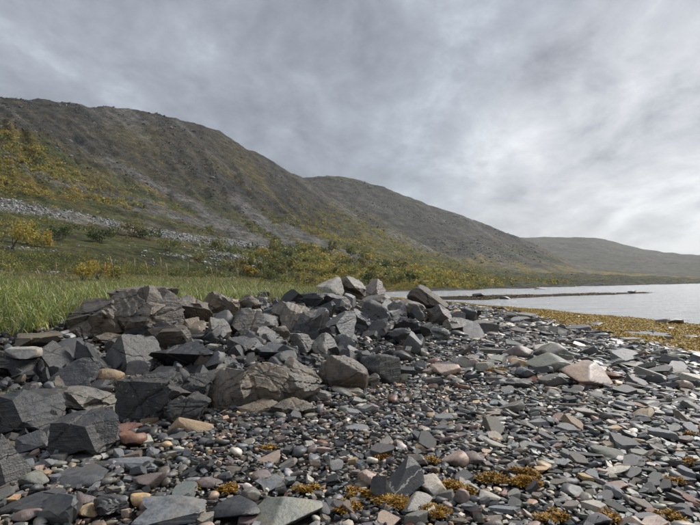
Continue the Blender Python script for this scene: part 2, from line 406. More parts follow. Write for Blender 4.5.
def land_cover(X, Y, Z):
    U, V, D = to_px(X, Y, Z); r = np.hypot(X, Y)
    U = np.where(Y > 1, U, 0); V = np.where(Y > 1, V, 250)
    a = n2d(X, Y, 0.03, 4, 31); b = n2d(X, Y, 0.012, 4, 32); c5 = n2d(X, Y, 0.3, 4, 33)
    s, _ = polydist(X, Y, SHORE); df, _ = polydist(X, Y, FRONT); db, _ = polydist(X, Y, BACK)
    heath = np.tile([0.10, 0.108, 0.032], (len(X), 1))
    heath = mixc(heath, (0.12, 0.094, 0.036), sstep(-0.1, 0.45, a)); heath = mixc(heath, (0.065, 0.08, 0.026), sstep(0.0, 0.4, -a) * 0.8)
    heath = mixc(heath, (0.15, 0.145, 0.052), sstep(0.15, 0.5, c5) * 0.5)
    # bare rock above
    rk = sstep(30, 95, Z + 60 * b + 22 * a) * (r > 120)
    rock = np.tile([0.064, 0.059, 0.048], (len(X), 1)); rock = mixc(rock, (0.065, 0.066, 0.066), sstep(0.05, 0.4, a)); rock = mixc(rock, (0.125, 0.105, 0.042), sstep(0.0, 0.4, -b + 0.4 * a) * 0.75)
    col = heath * (1 - rk[:, None]) + rock * rk[:, None]
    hillmask = (r > 110)
    # golden birch and heather on the spur and on the lower right slope
    gold = sstep(-12, 6, V - np.interp(U, [-250, 0, 40, 100, 180, 260], [125, 119, 140, 170, 200, 230])) * (1 - sstep(-8, 6, V - np.interp(U, [-250, 0, 100, 200], [180, 192, 203, 214]))) * (U < 240) * (r < 420)
    col = mixc(col, (0.22, 0.155, 0.03), gold * sstep(-0.15, 0.25, a + 0.5 * c5) * 0.85 * hillmask)
    g2 = sstep(190, 230, V) * (1 - sstep(268, 290, V)) * sstep(240, 290, U) * (1 - sstep(440, 520, U))
    col = mixc(col, (0.19, 0.155, 0.032), g2 * sstep(-0.2, 0.3, a + 0.4 * b) * 0.8 * hillmask)
    sk = fbm(np.stack([(U - 1.24 * V) * 0.11, V * 0.018, np.zeros_like(U)], 1), 4, 0.6, 35); sk2 = fbm(np.stack([(U - 1.1 * V) * 0.05, V * 0.012, np.ones_like(U)], 1), 4, 0.6, 36)
    col = mixc(col, (0.15, 0.143, 0.13), sstep(0.12, 0.42, sk) * rk * 0.8); col = mixc(col, (0.04, 0.04, 0.038), sstep(0.05, 0.4, -sk) * rk * 0.85); col = mixc(col, (0.15, 0.115, 0.035), sstep(0.1, 0.4, sk2) * rk * 0.6 * sstep(110, 190, V))
    # scree fans and stone bands
    scree = np.zeros(len(X))
    for P, hw in (([(235, 200), (262, 222), (292, 246)], 9), ([(205, 214), (235, 230), (270, 247)], 10), ([(285, 228), (312, 240), (336, 252), (370, 262)], 8),
                  ([(105, 158), (150, 182), (210, 214)], 6), ([(60, 182), (110, 196), (165, 206)], 5), ([(120, 205), (170, 214), (235, 232)], 5), ([(390, 232), (420, 246), (460, 258)], 5), ([(0, 150), (25, 168), (60, 186)], 5)):
        scree = np.maximum(scree, poly_px(U, V, P, hw + 3 * a))
    col = mixc(col, (0.165, 0.16, 0.152), scree * hillmask * 0.9)
    band = np.maximum(poly_px(U, V, [(-300, 190), (0, 205), (60, 214), (120, 226), (180, 237), (250, 245)], np.interp(U, [0, 120, 250], [8, 5, 4]) + 4 * a), 0)
    col = mixc(col, (0.27, 0.262, 0.245), band * hillmask * 0.8)
    # shore plain far right: dull green
    pl = sstep(430, 560, U) * hillmask; col = mixc(col, (0.085, 0.086, 0.05), pl * 0.75)
    # beach and grass bank
    turf = sstep(-0.6, 0.8, db + 0.8 * c5) * (r < 60)
    dirt = np.tile([0.026, 0.025, 0.024], (len(X), 1))
    near = np.where(r > 55, 1 - sstep(5, 11, s + 2 * c5), 1 - sstep(12, 24, s + 2 * c5) * sstep(-2.0, 2.0, db))
    col = mixc(col, (0.075, 0.085, 0.025), turf * (r < 45))
    col = col * (1 - near[:, None]) + dirt * near[:, None]
    dw, tt = polydist(X, Y, WEED)
    weed = sstep(-0.6, 0.6, -dw + 0.8 * c5) * (r < 130) * (s > -1) * (r > 3)
    col = mixc(col, (0.17, 0.115, 0.022), weed * 0.95)
    d, tt = polydist(X, Y, SPIT); spit = (1 - sstep(6, 12, np.abs(d))) * (r < 125)
    col = mixc(col, (0.065, 0.05, 0.03), spit * 0.9)
    farshore = sstep(-1, 1, s) * (1 - sstep(5, 9, s)) * (r > 95); col = mixc(col, (0.13, 0.125, 0.115), farshore * 0.8)
    return col


def polar_sheet(name, mt, azs, rr, zf, colf, **props):
    A, Rr = np.meshgrid(azs, rr, indexing='ij'); X = (Rr * np.sin(A)); Y = Rr * np.cos(A); Z = zf(X, Y)
    na, nr = A.shape; i = np.arange(na * nr).reshape(na, nr)
    Q = np.stack([i[:-1, :-1], i[1:, :-1], i[1:, 1:], i[:-1, 1:]], -1).reshape(-1, 4)[:, ::-1]
    xs, ys, zs = X.ravel(), Y.ravel(), Z.ravel()
    me = new_mesh(name, np.stack([xs, ys, zs], 1), Q, True, colf(xs, ys, zs))
    return obj(name, me, mt, kind='structure', **props)


AZ = np.concatenate([np.linspace(-180, -52, 50)[:-1], np.linspace(-52, 50, 430), np.linspace(50, 180, 50)[1:]]) * math.pi / 180
polar_sheet('ground', M_GROUND, AZ, np.concatenate([[0.02], np.geomspace(0.6, 40, 200)]), G, land_cover)
polar_sheet('hillside', M_HILL, AZ, np.geomspace(40, 1050, 230), G, land_cover)

T2 = {x: [(880, 283), (1000, 277 - max(0, (420 - x)) * 0.02), (1250, y + (276 - y) * 0.55), (1500, y + (276 - y) * 0.22), (1700, y), (2000, y + 8)]
      for x, y in ((100, 196), (240, 186), (305, 175.5), (332, 175), (360, 180), (390, 189), (405, 195), (440, 208), (480, 222), (520, 237), (550, 252), (572, 263), (600, 269), (640, 273), (700, 278))}
G2 = table_grid(T2, 880, 2000, 90)
T3 = {x: [(1500, 283), (1700, 277), (2300, 268 + 0.25 * (y - 240)), (2700, 262 + 0.3 * (y - 240)), (3400, y + (264 - y) * 0.42), (4200, y), (5000, y + 7)]
      for x, y in ((300, 250), (430, 244), (500, 238.5), (530, 237), (560, 238), (590, 237), (620, 243), (650, 250.5), (680, 254), (700, 256), (760, 253), (850, 262), (1000, 268), (1300, 274))}
G3 = table_grid(T3, 1500, 5000, 90)


def zf2(X, Y):
    z = table_z(G2, X, Y).ravel(); x, y = X.ravel(), Y.ravel(); P = np.stack([x, y, z], 1)
    return (z + ((ridged(P * 0.011, 5, 41) - 0.2) * 10 + fbm(P * 0.03, 4, 0.5, 42) * 4) * np.clip(z / 60, 0, 1)).reshape(X.shape)


def zf3(X, Y):
    z = table_z(G3, X, Y).ravel(); x, y = X.ravel(), Y.ravel(); P = np.stack([x, y, z], 1)
    return (z + ((ridged(P * 0.005, 5, 43) - 0.2) * 14 + fbm(P * 0.012, 4, 0.5, 44) * 7) * np.clip(z / 90, 0, 1)).reshape(X.shape)


def col2(X, Y, Z):
    U, V, _ = to_px(X, Y, Z); sk = fbm(np.stack([(U - 1.5 * V) * 0.09, V * 0.02, np.zeros_like(U)], 1), 4, 0.6, 55)
    a = n2d(X, Y, 0.012, 5, 51); b = n2d(X, Y, 0.004, 4, 52)
    c = np.tile([0.05, 0.047, 0.036], (len(X), 1)); c = mixc(c, (0.066, 0.063, 0.057), sstep(0, 0.4, a)); c = mixc(c, (0.06, 0.062, 0.03), sstep(0, 0.4, -b))
    c = mixc(c, (0.19, 0.15, 0.04), (1 - sstep(20, 130, Z + 60 * a)) * sstep(-0.3, 0.2, a + b) * 0.85)
    c = mixc(c, (0.105, 0.102, 0.096), sstep(0.1, 0.4, sk) * 0.6); c = mixc(c, (0.032, 0.031, 0.028), sstep(0.1, 0.4, -sk) * 0.6)
    return c


def col3(X, Y, Z):
    a = n2d(X, Y, 0.006, 5, 53); b = n2d(X, Y, 0.002, 4, 54)
    c = np.tile([0.07, 0.066, 0.048], (len(X), 1)); c = mixc(c, (0.095, 0.088, 0.072), sstep(0, 0.4, a)); c = mixc(c, (0.07, 0.075, 0.04), sstep(-0.1, 0.4, -b) * (1 - sstep(60, 160, Z)))
    return c


polar_sheet('middle_hill', M_MTN, np.radians(np.linspace(-30, 38, 260)), np.geomspace(880, 2000, 110), zf2, col2)
polar_sheet('far_hill', M_MTN, np.radians(np.linspace(-8, 62, 220)), np.geomspace(1500, 5000, 90), zf3, col3)

azw = np.radians(np.linspace(-180, 180, 121)); rw = np.concatenate([[4], np.geomspace(8, 6500, 60)])
A_, R_ = np.meshgrid(azw, rw, indexing='ij'); i_ = np.arange(A_.size).reshape(A_.shape)
Q_ = np.stack([i_[:-1, :-1], i_[1:, :-1], i_[1:, 1:], i_[:-1, 1:]], -1).reshape(-1, 4)[:, ::-1]
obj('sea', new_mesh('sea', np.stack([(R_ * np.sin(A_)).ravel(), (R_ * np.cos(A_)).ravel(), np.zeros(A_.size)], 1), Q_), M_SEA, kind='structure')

# ------------------------------------------------------------------ rock shapes
ICO = {}
for lv in (1, 2, 3, 4, 5):
    bm = bmesh.new(); bmesh.ops.create_icosphere(bm, subdivisions=lv, radius=1.0)
    ICO[lv] = (np.array([v.co[:] for v in bm.verts]), np.array([[v.index for v in f.verts] for f in bm.faces])); bm.free()


def rock_shape(seed, level, nplanes=9, p=60.0, amp=0.05, steps=0.0, planes=(), cracks=0, slab=False, notch=True, tilt=0.0):
    """a broken rock: two random faceted bodies run together (so that it has re-entrant corners), cut faces, ledges, fractured relief; fills the box -1..1"""
    q = np.random.RandomState(seed); D, T = ICO[level]; hard = p >= 24

    def body(n, lo, hi):
        N = q.normal(size=(n, 3)); N /= np.linalg.norm(N, axis=1)[:, None]; return N / q.uniform(lo, hi, n)[:, None]
    if slab:
        tl = q.normal(size=3) * 0.12; a = np.array([tl[0], tl[1], 1.0]); a /= np.linalg.norm(a)
        side = np.sort(q.uniform(0, 2 * math.pi, 6)); sn = np.stack([np.cos(side), np.sin(side), q.normal(size=6) * 0.3], 1); sn /= np.linalg.norm(sn, axis=1)[:, None]
        A1 = np.vstack([a / 0.5, -a / 0.6, sn / q.uniform(0.65, 1.0, 6)[:, None]]); A2 = None
    else:
        A1 = body(nplanes, 0.6, 1.0); A2 = body(nplanes, 0.55, 1.0) / 0.94 if (notch and p > 18) else None
    PL = np.array([np.array(n_, float) / np.linalg.norm(n_) / h_ for n_, h_ in planes]) if len(planes) else np.zeros((0, 3))
    BALL = 1 / 1.42

    def faces(Dv):
        """the cut face met in each direction: its 1/radius and its number"""
        i1 = np.argmax(Dv @ A1.T, 1); k1 = (Dv @ A1.T).max(1); kk, ii = k1, i1
        if A2 is not None:
            d2 = Dv @ A2.T; k2 = d2.max(1); u2 = k2 < k1; kk = np.where(u2, k2, k1); ii = np.where(u2, len(A1) + np.argmax(d2, 1), i1)
        if len(PL):
            d3 = Dv @ PL.T; k3 = d3.max(1); u3 = k3 > kk; kk = np.where(u3, k3, kk); ii = np.where(u3, 1000 + np.argmax(d3, 1), ii)
        return np.maximum(kk, BALL), np.where(kk < BALL, -1, ii)
    if hard:
        kk, ii = faces(D)
        if level >= 2:       # draw mesh corners onto the edges where two faces meet
            allA = np.vstack([A1] + ([A2] if A2 is not None else [])); get = lambda j: np.where((j >= 1000)[:, None], PL[np.clip(j - 1000, 0, max(len(PL) - 1, 0))] if len(PL) else 0.0, allA[np.clip(j, 0, len(allA) - 1)])
            E = np.vstack([T[:, [0, 1]], T[:, [1, 2]], T[:, [2, 0]]]); E = E[(ii[E[:, 0]] != ii[E[:, 1]]) & (ii[E[:, 0]] >= 0) & (ii[E[:, 1]] >= 0)]
            if len(E):
                g = get(ii[E[:, 0]]) - get(ii[E[:, 1]]); gl = np.maximum(np.linalg.norm(g, axis=1), 1e-6); el = np.linalg.norm(D[E[:, 0]] - D[E[:, 1]], axis=1)
                D = D.copy(); src = D.copy(); f0 = (src[E[:, 0]] * g).sum(1) / gl; f1 = (src[E[:, 1]] * g).sum(1) / gl
                vid = np.where(np.abs(f0) < np.abs(f1), E[:, 0], E[:, 1]); fd = np.where(np.abs(f0) < np.abs(f1), f0, f1); okm = np.abs(fd) < 0.62 * el
                od = np.argsort(-np.abs(fd)); od = od[okm[od]]
                D[vid[od]] = src[vid[od]] - (fd / gl)[od][:, None] * g[od]
                D /= np.linalg.norm(D, axis=1)[:, None]; kk, ii = faces(D)
        rad = 1 / kk
    else:
        soft = lambda A: ((np.maximum(D @ A.T, 0)) ** p).sum(1) ** (-1.0 / p)
        rad = np.minimum(soft(np.vstack([A1, PL])), 1.42)
    V = D * rad[:, None]
    if tilt:
        e = Euler((q.normal(0, 0.6), q.normal(0, 0.6), q.uniform(0, 3.1))).to_matrix(); M_ = np.array(e); V = (V @ M_) * np.array([1.0, 0.85, tilt]) @ M_.T
    if level >= 3:
        o = q.uniform(-50, 50, 3)
        disp = amp * fbm(V * 1.7 + o, 4, 0.55, seed % 97) + 0.4 * amp * ridged(V * 4.5 + o, 3, seed % 89) + (0.010 * fbm(V * 13 + o, 2, 0.5, 4) if level >= 4 else 0)
        if steps:
            bn = q.normal(size=3); bn /= np.linalg.norm(bn)
            ph = (V @ bn) * q.uniform(2.2, 4.5) + 0.5 * fbm(V * 1.5 + o, 3, 0.5, 3)
            fr = ph - np.floor(ph); disp = disp + steps * (np.where(fr < 0.85, fr / 0.85, (1 - fr) / 0.15) - 0.5)
        for _ in range(cracks):
            cn = q.normal(size=3); cn /= np.linalg.norm(cn); e = V @ cn - q.uniform(-0.5, 0.5) + 0.09 * fbm(V * 3 + o, 3, 0.5, 5)
            disp = disp - 0.11 * np.exp(-(e / 0.028) ** 2)
        V = V * (1 + disp)[:, None]
    lo, hi = V.min(0), V.max(0)
    return (V - (lo + hi) / 2) / ((hi - lo) / 2), T


PAL = {'black': (0.030, 0.031, 0.034), 'dark': (0.046, 0.048, 0.052), 'slate': (0.078, 0.082, 0.089), 'blue': (0.15, 0.163, 0.18), 'grey': (0.145, 0.142, 0.135),
       'brown': (0.112, 0.097, 0.081), 'warm': (0.145, 0.128, 0.107), 'pale': (0.33, 0.32, 0.295), 'tan': (0.38, 0.285, 0.165), 'sand': (0.27, 0.215, 0.15),
       'pink': (0.32, 0.25, 0.215), 'purple': (0.15, 0.122, 0.12), 'red': (0.165, 0.092, 0.07), 'green': (0.165, 0.175, 0.155), 'white': (0.52, 0.50, 0.45)}
LM = []           # landmarks for wording: (px, py, phrase)
TAKEN = []        # footprints (x, y, rx, ry) of everything placed
cnt = [100]


def place_rock(name, x, b, wpx, hpx, tone, label, cat, level=4, sink=0.14, deep=0.9, mt=None, group=None, parent=None, **kw):
    hp = hit(x, b)
    X, Y, Z = hp; cnt[0] += 1
    if not kw.get('slab'): hpx = max(hpx - (0.6 if kw.get('p', 60) > 23 else 0.4) * deep * wpx * max(b - hpx - HOR, 0) / F, 0.55 * hpx)      # the top is seen too: take its slant off the height
    w_ = wpx * Y / F; hh = hpx * Y / F / (1 - sink); dp = w_ * deep if not kw.get('slab') else max(w_ * deep, 0.05)
    V, T = rock_shape(cnt[0] * 13 + 5, level, **kw)
    V = V * np.array([w_ / 2, dp / 2, hh / 2])
    Yc = Y + dp * 0.42; Xc = X * Yc / Y if False else X + (x - 350) / F * dp * 0.42
    zc = min(Z, float(G(np.array([Xc]), np.array([Yc]))[0]) + 0.05) + hh / 2 - hh * sink
    loc = (Xc, Yc, zc)
    me = new_mesh(name, V, T, True); me.set_sharp_from_angle(angle=R(26))
    o = obj(name, me, mt or M_BOULDER, parent, loc)
    q = np.random.RandomState(cnt[0]); c = np.array(PAL[tone]) * q.uniform(0.9, 1.12); o.color = (*c, 1)
    if label:
        o['label'] = label; o['category'] = cat
        if group: o['group'] = group
        LM.append((x, b - hpx / 2, label))
    TAKEN.append((Xc, Yc, w_ / 2, dp / 2))
    return o


# big boulders of the pile: column, foot row, width, height, tone, label, extra
R_UP = ((0.75, -0.45, 0.5), 0.5)
B = [
 (28, 441, 70, 54, 'dark', 'large dark slate boulder with flat front face at the left edge of the pile', dict(planes=[((-0.25, -1, 0.1), 0.5), ((0.7, -0.4, 0.5), 0.62)], level=5)),
 (6, 489, 40, 56, 'slate', 'smooth blue-grey boulder cut by the lower left edge of the photo', dict(planes=[((0.8, -0.4, 0.45), 0.5)], p=24)),
 (32, 456, 30, 24, 'slate', 'small dark boulder with a pale triangular flat top', dict(planes=[((0.1, -0.45, 1), 0.42)])),
 (90, 458, 60, 46, 'dark', 'dark square block with a light grey flat top, behind the lozenge slab', dict(planes=[((0.15, -0.3, 1), 0.62), ((-0.1, -1, 0.05), 0.6)], level=5, steps=0.03)),
 (55, 447, 24, 17, 'sand', 'rounded tan stone wedged left of the dark square block', dict(p=7)),
 (51, 379, 46, 37, 'dark', 'dark pyramid-shaped boulder below the grass', dict(planes=[((0.6, -0.35, 0.65), 0.42), ((-0.7, -0.3, 0.6), 0.5), ((-0.1, -1, 0.25), 0.5)])),
 (22, 384, 48, 33, 'black', 'blackish boulder with a pale cap stone, left of the pyramid-shaped boulder', dict(planes=[((0.3, -0.2, 0.9), 0.55)])),
 (1, 376, 18, 26, 'warm', 'pale brown boulder cut by the left edge below the grass', {}),
 (72, 400, 47, 40, 'slate', 'grey boulder with a smooth rounded front below the pyramid-shaped boulder', dict(planes=[((0.35, -0.85, 0.45), 0.5)], p=18)),
 (106, 389, 33, 21, 'sand', 'pale lichen-blotched oval stone resting between dark boulders', dict(p=8, lichen=1)),
 (86, 420, 58, 34, 'grey', 'cracked grey-brown block under the oval lichen stone', dict(cracks=2, level=5)),
 (131, 373, 54, 39, 'slate', 'sharp-edged boulder with a bright slanting right face below the big outcrop', dict(planes=[((0.62, -0.5, 0.55), 0.34), ((-0.5, -0.8, 0.2), 0.5)], p=44, level=5)),
 (92, 375, 31, 35, 'dark', 'narrow dark boulder left of the bright-faced boulder', {}),
 (38, 351, 52, 19, 'warm', 'low brown slab below the left foot of the outcrop', dict(planes=[((0, -0.2, 1), 0.5)])),
 (188, 373, 62, 30, 'black', 'wide black boulder with an undercut front behind the fractured outcrop', dict(planes=[((0, -0.8, -0.45), 0.45), ((0.1, -0.3, 1), 0.6)], level=5)),
 (169, 353, 46, 27, 'brown', 'brownish boulder with pale broken top right of the bright-faced boulder', dict(steps=0.05)),
 (145, 343, 38, 17, 'dark', 'flat dark boulder at the foot of the big outcrop', {}),
 (195, 326, 33, 29, 'brown', 'brown boulder with fine stripes right of the big outcrop', dict(steps=0.04)),
 (221, 320, 37, 27, 'warm', 'tilted layered brown boulder at the edge of the grass', dict(steps=0.09)),
 (191, 338, 28, 19, 'warm', 'pale brown broken stone below the striped boulder', {}),
 (218, 342, 25, 25, 'grey', 'slanting grey blade of rock below the layered boulder', dict(planes=[((0.6, -0.4, 0.6), 0.35)])),
 (246, 339, 39, 31, 'grey', 'big grey boulder with a domed top in the middle of the pile', dict(planes=[((0.3, -0.8, 0.35), 0.55)], level=5)),
 (264, 332, 28, 17, 'grey', 'grey boulder leaning on the right of the domed boulder', {}),
 (250, 312, 21, 16, 'brown', 'small rough brown boulder just below the grass', {}),
 (268, 351, 33, 23, 'slate', 'dark peaked boulder below the domed boulder', {}),
 (244, 358, 35, 21, 'slate', 'low angular boulder left of the peaked boulder', dict(planes=[((0.2, -0.3, 1), 0.5)])),
 (277, 364, 41, 21, 'slate', 'boulder with a light top and black underside above the cracked outcrop', dict(planes=[((0.1, -0.4, 1), 0.5), ((0, -0.8, -0.5), 0.4)])),
 (292, 335, 39, 31, 'warm', 'bulky brown layered boulder in the middle of the pile', dict(steps=0.06, level=5)),
 (312, 341, 31, 31, 'slate', 'dark grey boulder between the bulky brown and the wedge boulder', {}),
 (302, 354, 25, 21, 'grey', 'small rounded slanting grey boulder left of the egg-shaped one', dict(p=12)),
 (325, 359, 27, 25, 'grey', 'egg-shaped grey boulder below the wedge boulder', dict(p=10)),
 (337, 343, 39, 31, 'slate', 'wedge boulder with a smooth bright right face', dict(planes=[((0.7, -0.55, 0.35), 0.34), ((-0.5, -0.2, 0.8), 0.45)], p=40, level=5)),
 (321, 327, 27, 24, 'dark', 'dark cube-like boulder behind the wedge boulder', {}),
 (305, 307, 40, 14, 'dark', 'long low dark boulder at the edge of the grass', {}),
 (336, 311, 29, 17, 'grey', 'flat-topped boulder below the round lichen boulder', {}),
 (330, 298, 28, 21, 'pale', 'pale round boulder with yellow lichen on top of the pile', dict(p=6, lichen=1)),
 (351, 298, 30, 22, 'brown', 'dark brown sloping boulder right of the pale round one', dict(planes=[((0.7, -0.2, 0.6), 0.45)])),
 (373, 301, 27, 22, 'pale', 'pinkish pale boulder at the right end of the ridge top', dict(planes=[((0.8, -0.4, 0.2), 0.5)], pinkish=1)),
 (372, 313, 34, 18, 'warm', 'broken brown boulder below the pinkish pale one', dict(steps=0.06)),
 (376, 324, 32, 24, 'dark', 'dark rounded boulder below the broken brown one', dict(p=14)),
 (356, 333, 30, 23, 'slate', 'dark boulder of tilted plates right of the wedge boulder', dict(steps=0.09)),
 (393, 324, 27, 23, 'slate', 'shiny dark slate boulder with sharp edges', dict(p=44)),
 (378, 340, 27, 22, 'slate', 'dark boulder with slanting front below the shiny slate one', dict(planes=[((-0.5, -0.6, 0.6), 0.4)])),
 (428, 312, 42, 27, 'brown', 'big mossy dark boulder standing against the inlet water', dict(level=5, planes=[((0.6, -0.3, 0.7), 0.55)], lichen=1)),
 (411, 320, 37, 19, 'brown', 'broad brownish boulder in front of the mossy one', {}),
 (437, 325, 31, 21, 'grey', 'grey boulder with pale right edge below the mossy one', dict(planes=[((0.8, -0.3, 0.4), 0.5)])),
 (411, 340, 36, 20, 'dark', 'dark boulder behind the bright upright slab', {}),
 (425, 341, 13, 18, 'pale', 'bright upright slab leaning against a dark boulder', dict(slab=True, deep=0.35)),
 (468, 324, 24, 16, 'black', 'small blackish boulder at the right end of the pile', {}),
 (458, 333, 27, 15, 'grey', 'low grey boulder beside the small blackish one', {}),
 (484, 334, 30, 11, 'slate', 'flat slate boulder at the right tip of the pile', dict(slab=True)),
 (440, 341, 17, 13, 'blue', 'small triangular bright stone at the right foot of the pile', {}),
 (396, 345, 27, 17, 'slate', 'dark angular stone at the foot of the slanting-front boulder', {}),
 (343, 391, 52, 36, 'brown', 'brown-grey hump boulder right of the cracked outcrop', dict(cracks=2, level=5, p=16)),
 (381, 385, 41, 30, 'dark', 'dark speckled boulder at the front right of the pile', dict(level=5, p=18, lichen=1)),
 (372, 389, 15, 15, 'grey', 'narrow grey split stone between the hump and the speckled boulder', {}),
 (318, 404, 25, 14, 'grey', 'grey stone at the right foot of the cracked outcrop', {}),
 (347, 398, 30, 11, 'grey', 'low grey ledge stone in front of the hump boulder', {}),
 (300, 380, 26, 14, 'dark', 'dark stone hidden behind the cracked outcrop', {}),
 (225, 370, 28, 14, 'dark', 'dark flat stone between the undercut black boulder and the low angular one', {}),
 (212, 384, 26, 12, 'slate', 'slate chip leaning behind the cracked outcrop', dict(slab=True)),
]
for x, b, ww, hh, tone, lab, ex in B:
    ex = dict(ex); li = ex.pop('lichen', 0); pk = ex.pop('pinkish', 0)
    ex.setdefault('planes', []); ex.setdefault('steps', 0.045); ex.setdefault('amp', 0.06); ex.setdefault('cracks', 1)
    if not ex['planes'] and not ex.get('slab') and ex.get('p', 60) > 20: ex['tilt'] = 0.55; ww *= 1.1; hh *= 1.06
    o = place_rock('boulder', x, b, ww * 1.03, hh * 1.02, tone, lab, 'boulder', mt=M_LICHEN if li else None, group='boulders of the shore pile', **ex)
    if pk: o.color = (0.26, 0.225, 0.205, 1)
    if (x, b) == (22, 384):
        hb = max(v.co.z for v in o.data.vertices); Vc, Tc = rock_shape(4242, 4, slab=True); me = new_mesh('cap_stone', Vc * np.array([0.22, 0.17, 0.06]), Tc); me.set_sharp_from_angle(angle=R(26))
        cp = obj('cap_stone', me, M_STONE, None, (o.location.x + 0.03, o.location.y, o.location.z + hb * 0.93), label='pale flat cap stone lying on top of the blackish boulder', category='stone'); cp.color = (0.33, 0.32, 0.30, 1)


# bedrock outcrops: jointed blocks fitted together
def outcrop(x0, foot, label, tone, blocks, mt=None):
    hp = hit(x0, foot)
    root = bpy.data.objects.new('rock_outcrop', None); COL.objects.link(root); root.location = hp; root.empty_display_size = 0.2
    root['label'] = label; root['category'] = 'rock outcrop'; LM.append((x0, foot - 25, label))
    Yo = hp[1]
    for (x, b, ww, hh, dy, pl, cr) in blocks:
        cnt[0] += 1; Y = Yo + dy; sc = Y / F
        _, fy, uz = px_ray(x, b); zb = CZ + uz * (Y / fy); Xc = (x - 350) / F * Y
        hh = max(hh - 0.38 * ww * max(b - hh - HOR, 0) / F, 0.6 * hh); w_, h_ = ww * 1.1 * sc, hh * sc; dp = w_ * 0.8
        V, T = rock_shape(cnt[0] * 7 + 3, 5, nplanes=16, p=34, amp=0.07, steps=0.05, planes=pl, cracks=cr)
        extra = max(0.0, zb - float(G(np.array([Xc]), np.array([Y + dp * 0.4]))[0])) + 0.12
        V = V * np.array([w_ / 2, dp / 2, h_ / 2])
        lowm = V[:, 2] < 0; V[lowm, 2] *= 1 + extra / (h_ / 2)
        rbm = new_mesh('rock_block', V, T); rbm.set_sharp_from_angle(angle=R(24))
        o = obj('rock_block', rbm, mt or M_BOULDER, root, (Xc - hp[0], Y + dp * 0.42 - hp[1], zb + h_ / 2 - hp[2]))
        c = np.array(PAL[tone]) * np.random.RandomState(cnt[0]).uniform(0.88, 1.12); o.color = (*c, 1)
        TAKEN.append((Xc, Y + dp * 0.42, w_ / 2, dp / 2))
    return root


outcrop(112, 351, 'big folded brown bedrock outcrop rising in front of the grass', 'brown', [
    (92, 350, 70, 52, 0.5, [((-0.45, -0.5, 0.75), 0.45)], 4), (122, 345, 62, 56, 0.6, [((0.1, -0.8, 0.6), 0.5)], 4), (152, 340, 44, 55, 0.8, [((0.75, -0.5, 0.25), 0.4)], 3),
    (166, 333, 26, 45, 1.0, [((0.8, -0.45, 0.3), 0.35)], 2), (76, 346, 40, 26, 0.3, [((-0.5, -0.4, 0.8), 0.4)], 2), (134, 310, 60, 24, 1.3, [((0, -0.3, 1), 0.5)], 3), (108, 352, 44, 20, 0.1, [], 3)])
outcrop(160, 429, 'dark fractured bedrock outcrop with yellow lichen behind the tan log-shaped stone', 'dark', [
    (152, 426, 66, 54, 0.25, [((-0.1, -1, 0.15), 0.5), ((0, -0.2, 1), 0.6)], 5), (184, 428, 42, 34, 0.05, [((0.3, -0.8, 0.4), 0.5)], 4), (130, 422, 26, 46, 0.3, [((-0.7, -0.6, 0.2), 0.5)], 3), (192, 400, 34, 26, 0.5, [((0.3, -0.4, 0.8), 0.5)], 2)], M_LICHEN)
outcrop(265, 417, 'grey-brown bedrock outcrop split by cracks behind the fine shingle', 'warm', [
    (232, 414, 56, 46, 0.2, [((-0.4, -0.7, 0.5), 0.45)], 4), (266, 410, 58, 48, 0.35, [((0.1, -0.75, 0.6), 0.45)], 5), (296, 404, 46, 46, 0.45, [((0.55, -0.55, 0.55), 0.45)], 4),
    (292, 416, 46, 18, 0.0, [((0.1, -0.6, 0.8), 0.5)], 3), (256, 416, 36, 16, 0.05, [((0, -0.6, 0.8), 0.5)], 2)])

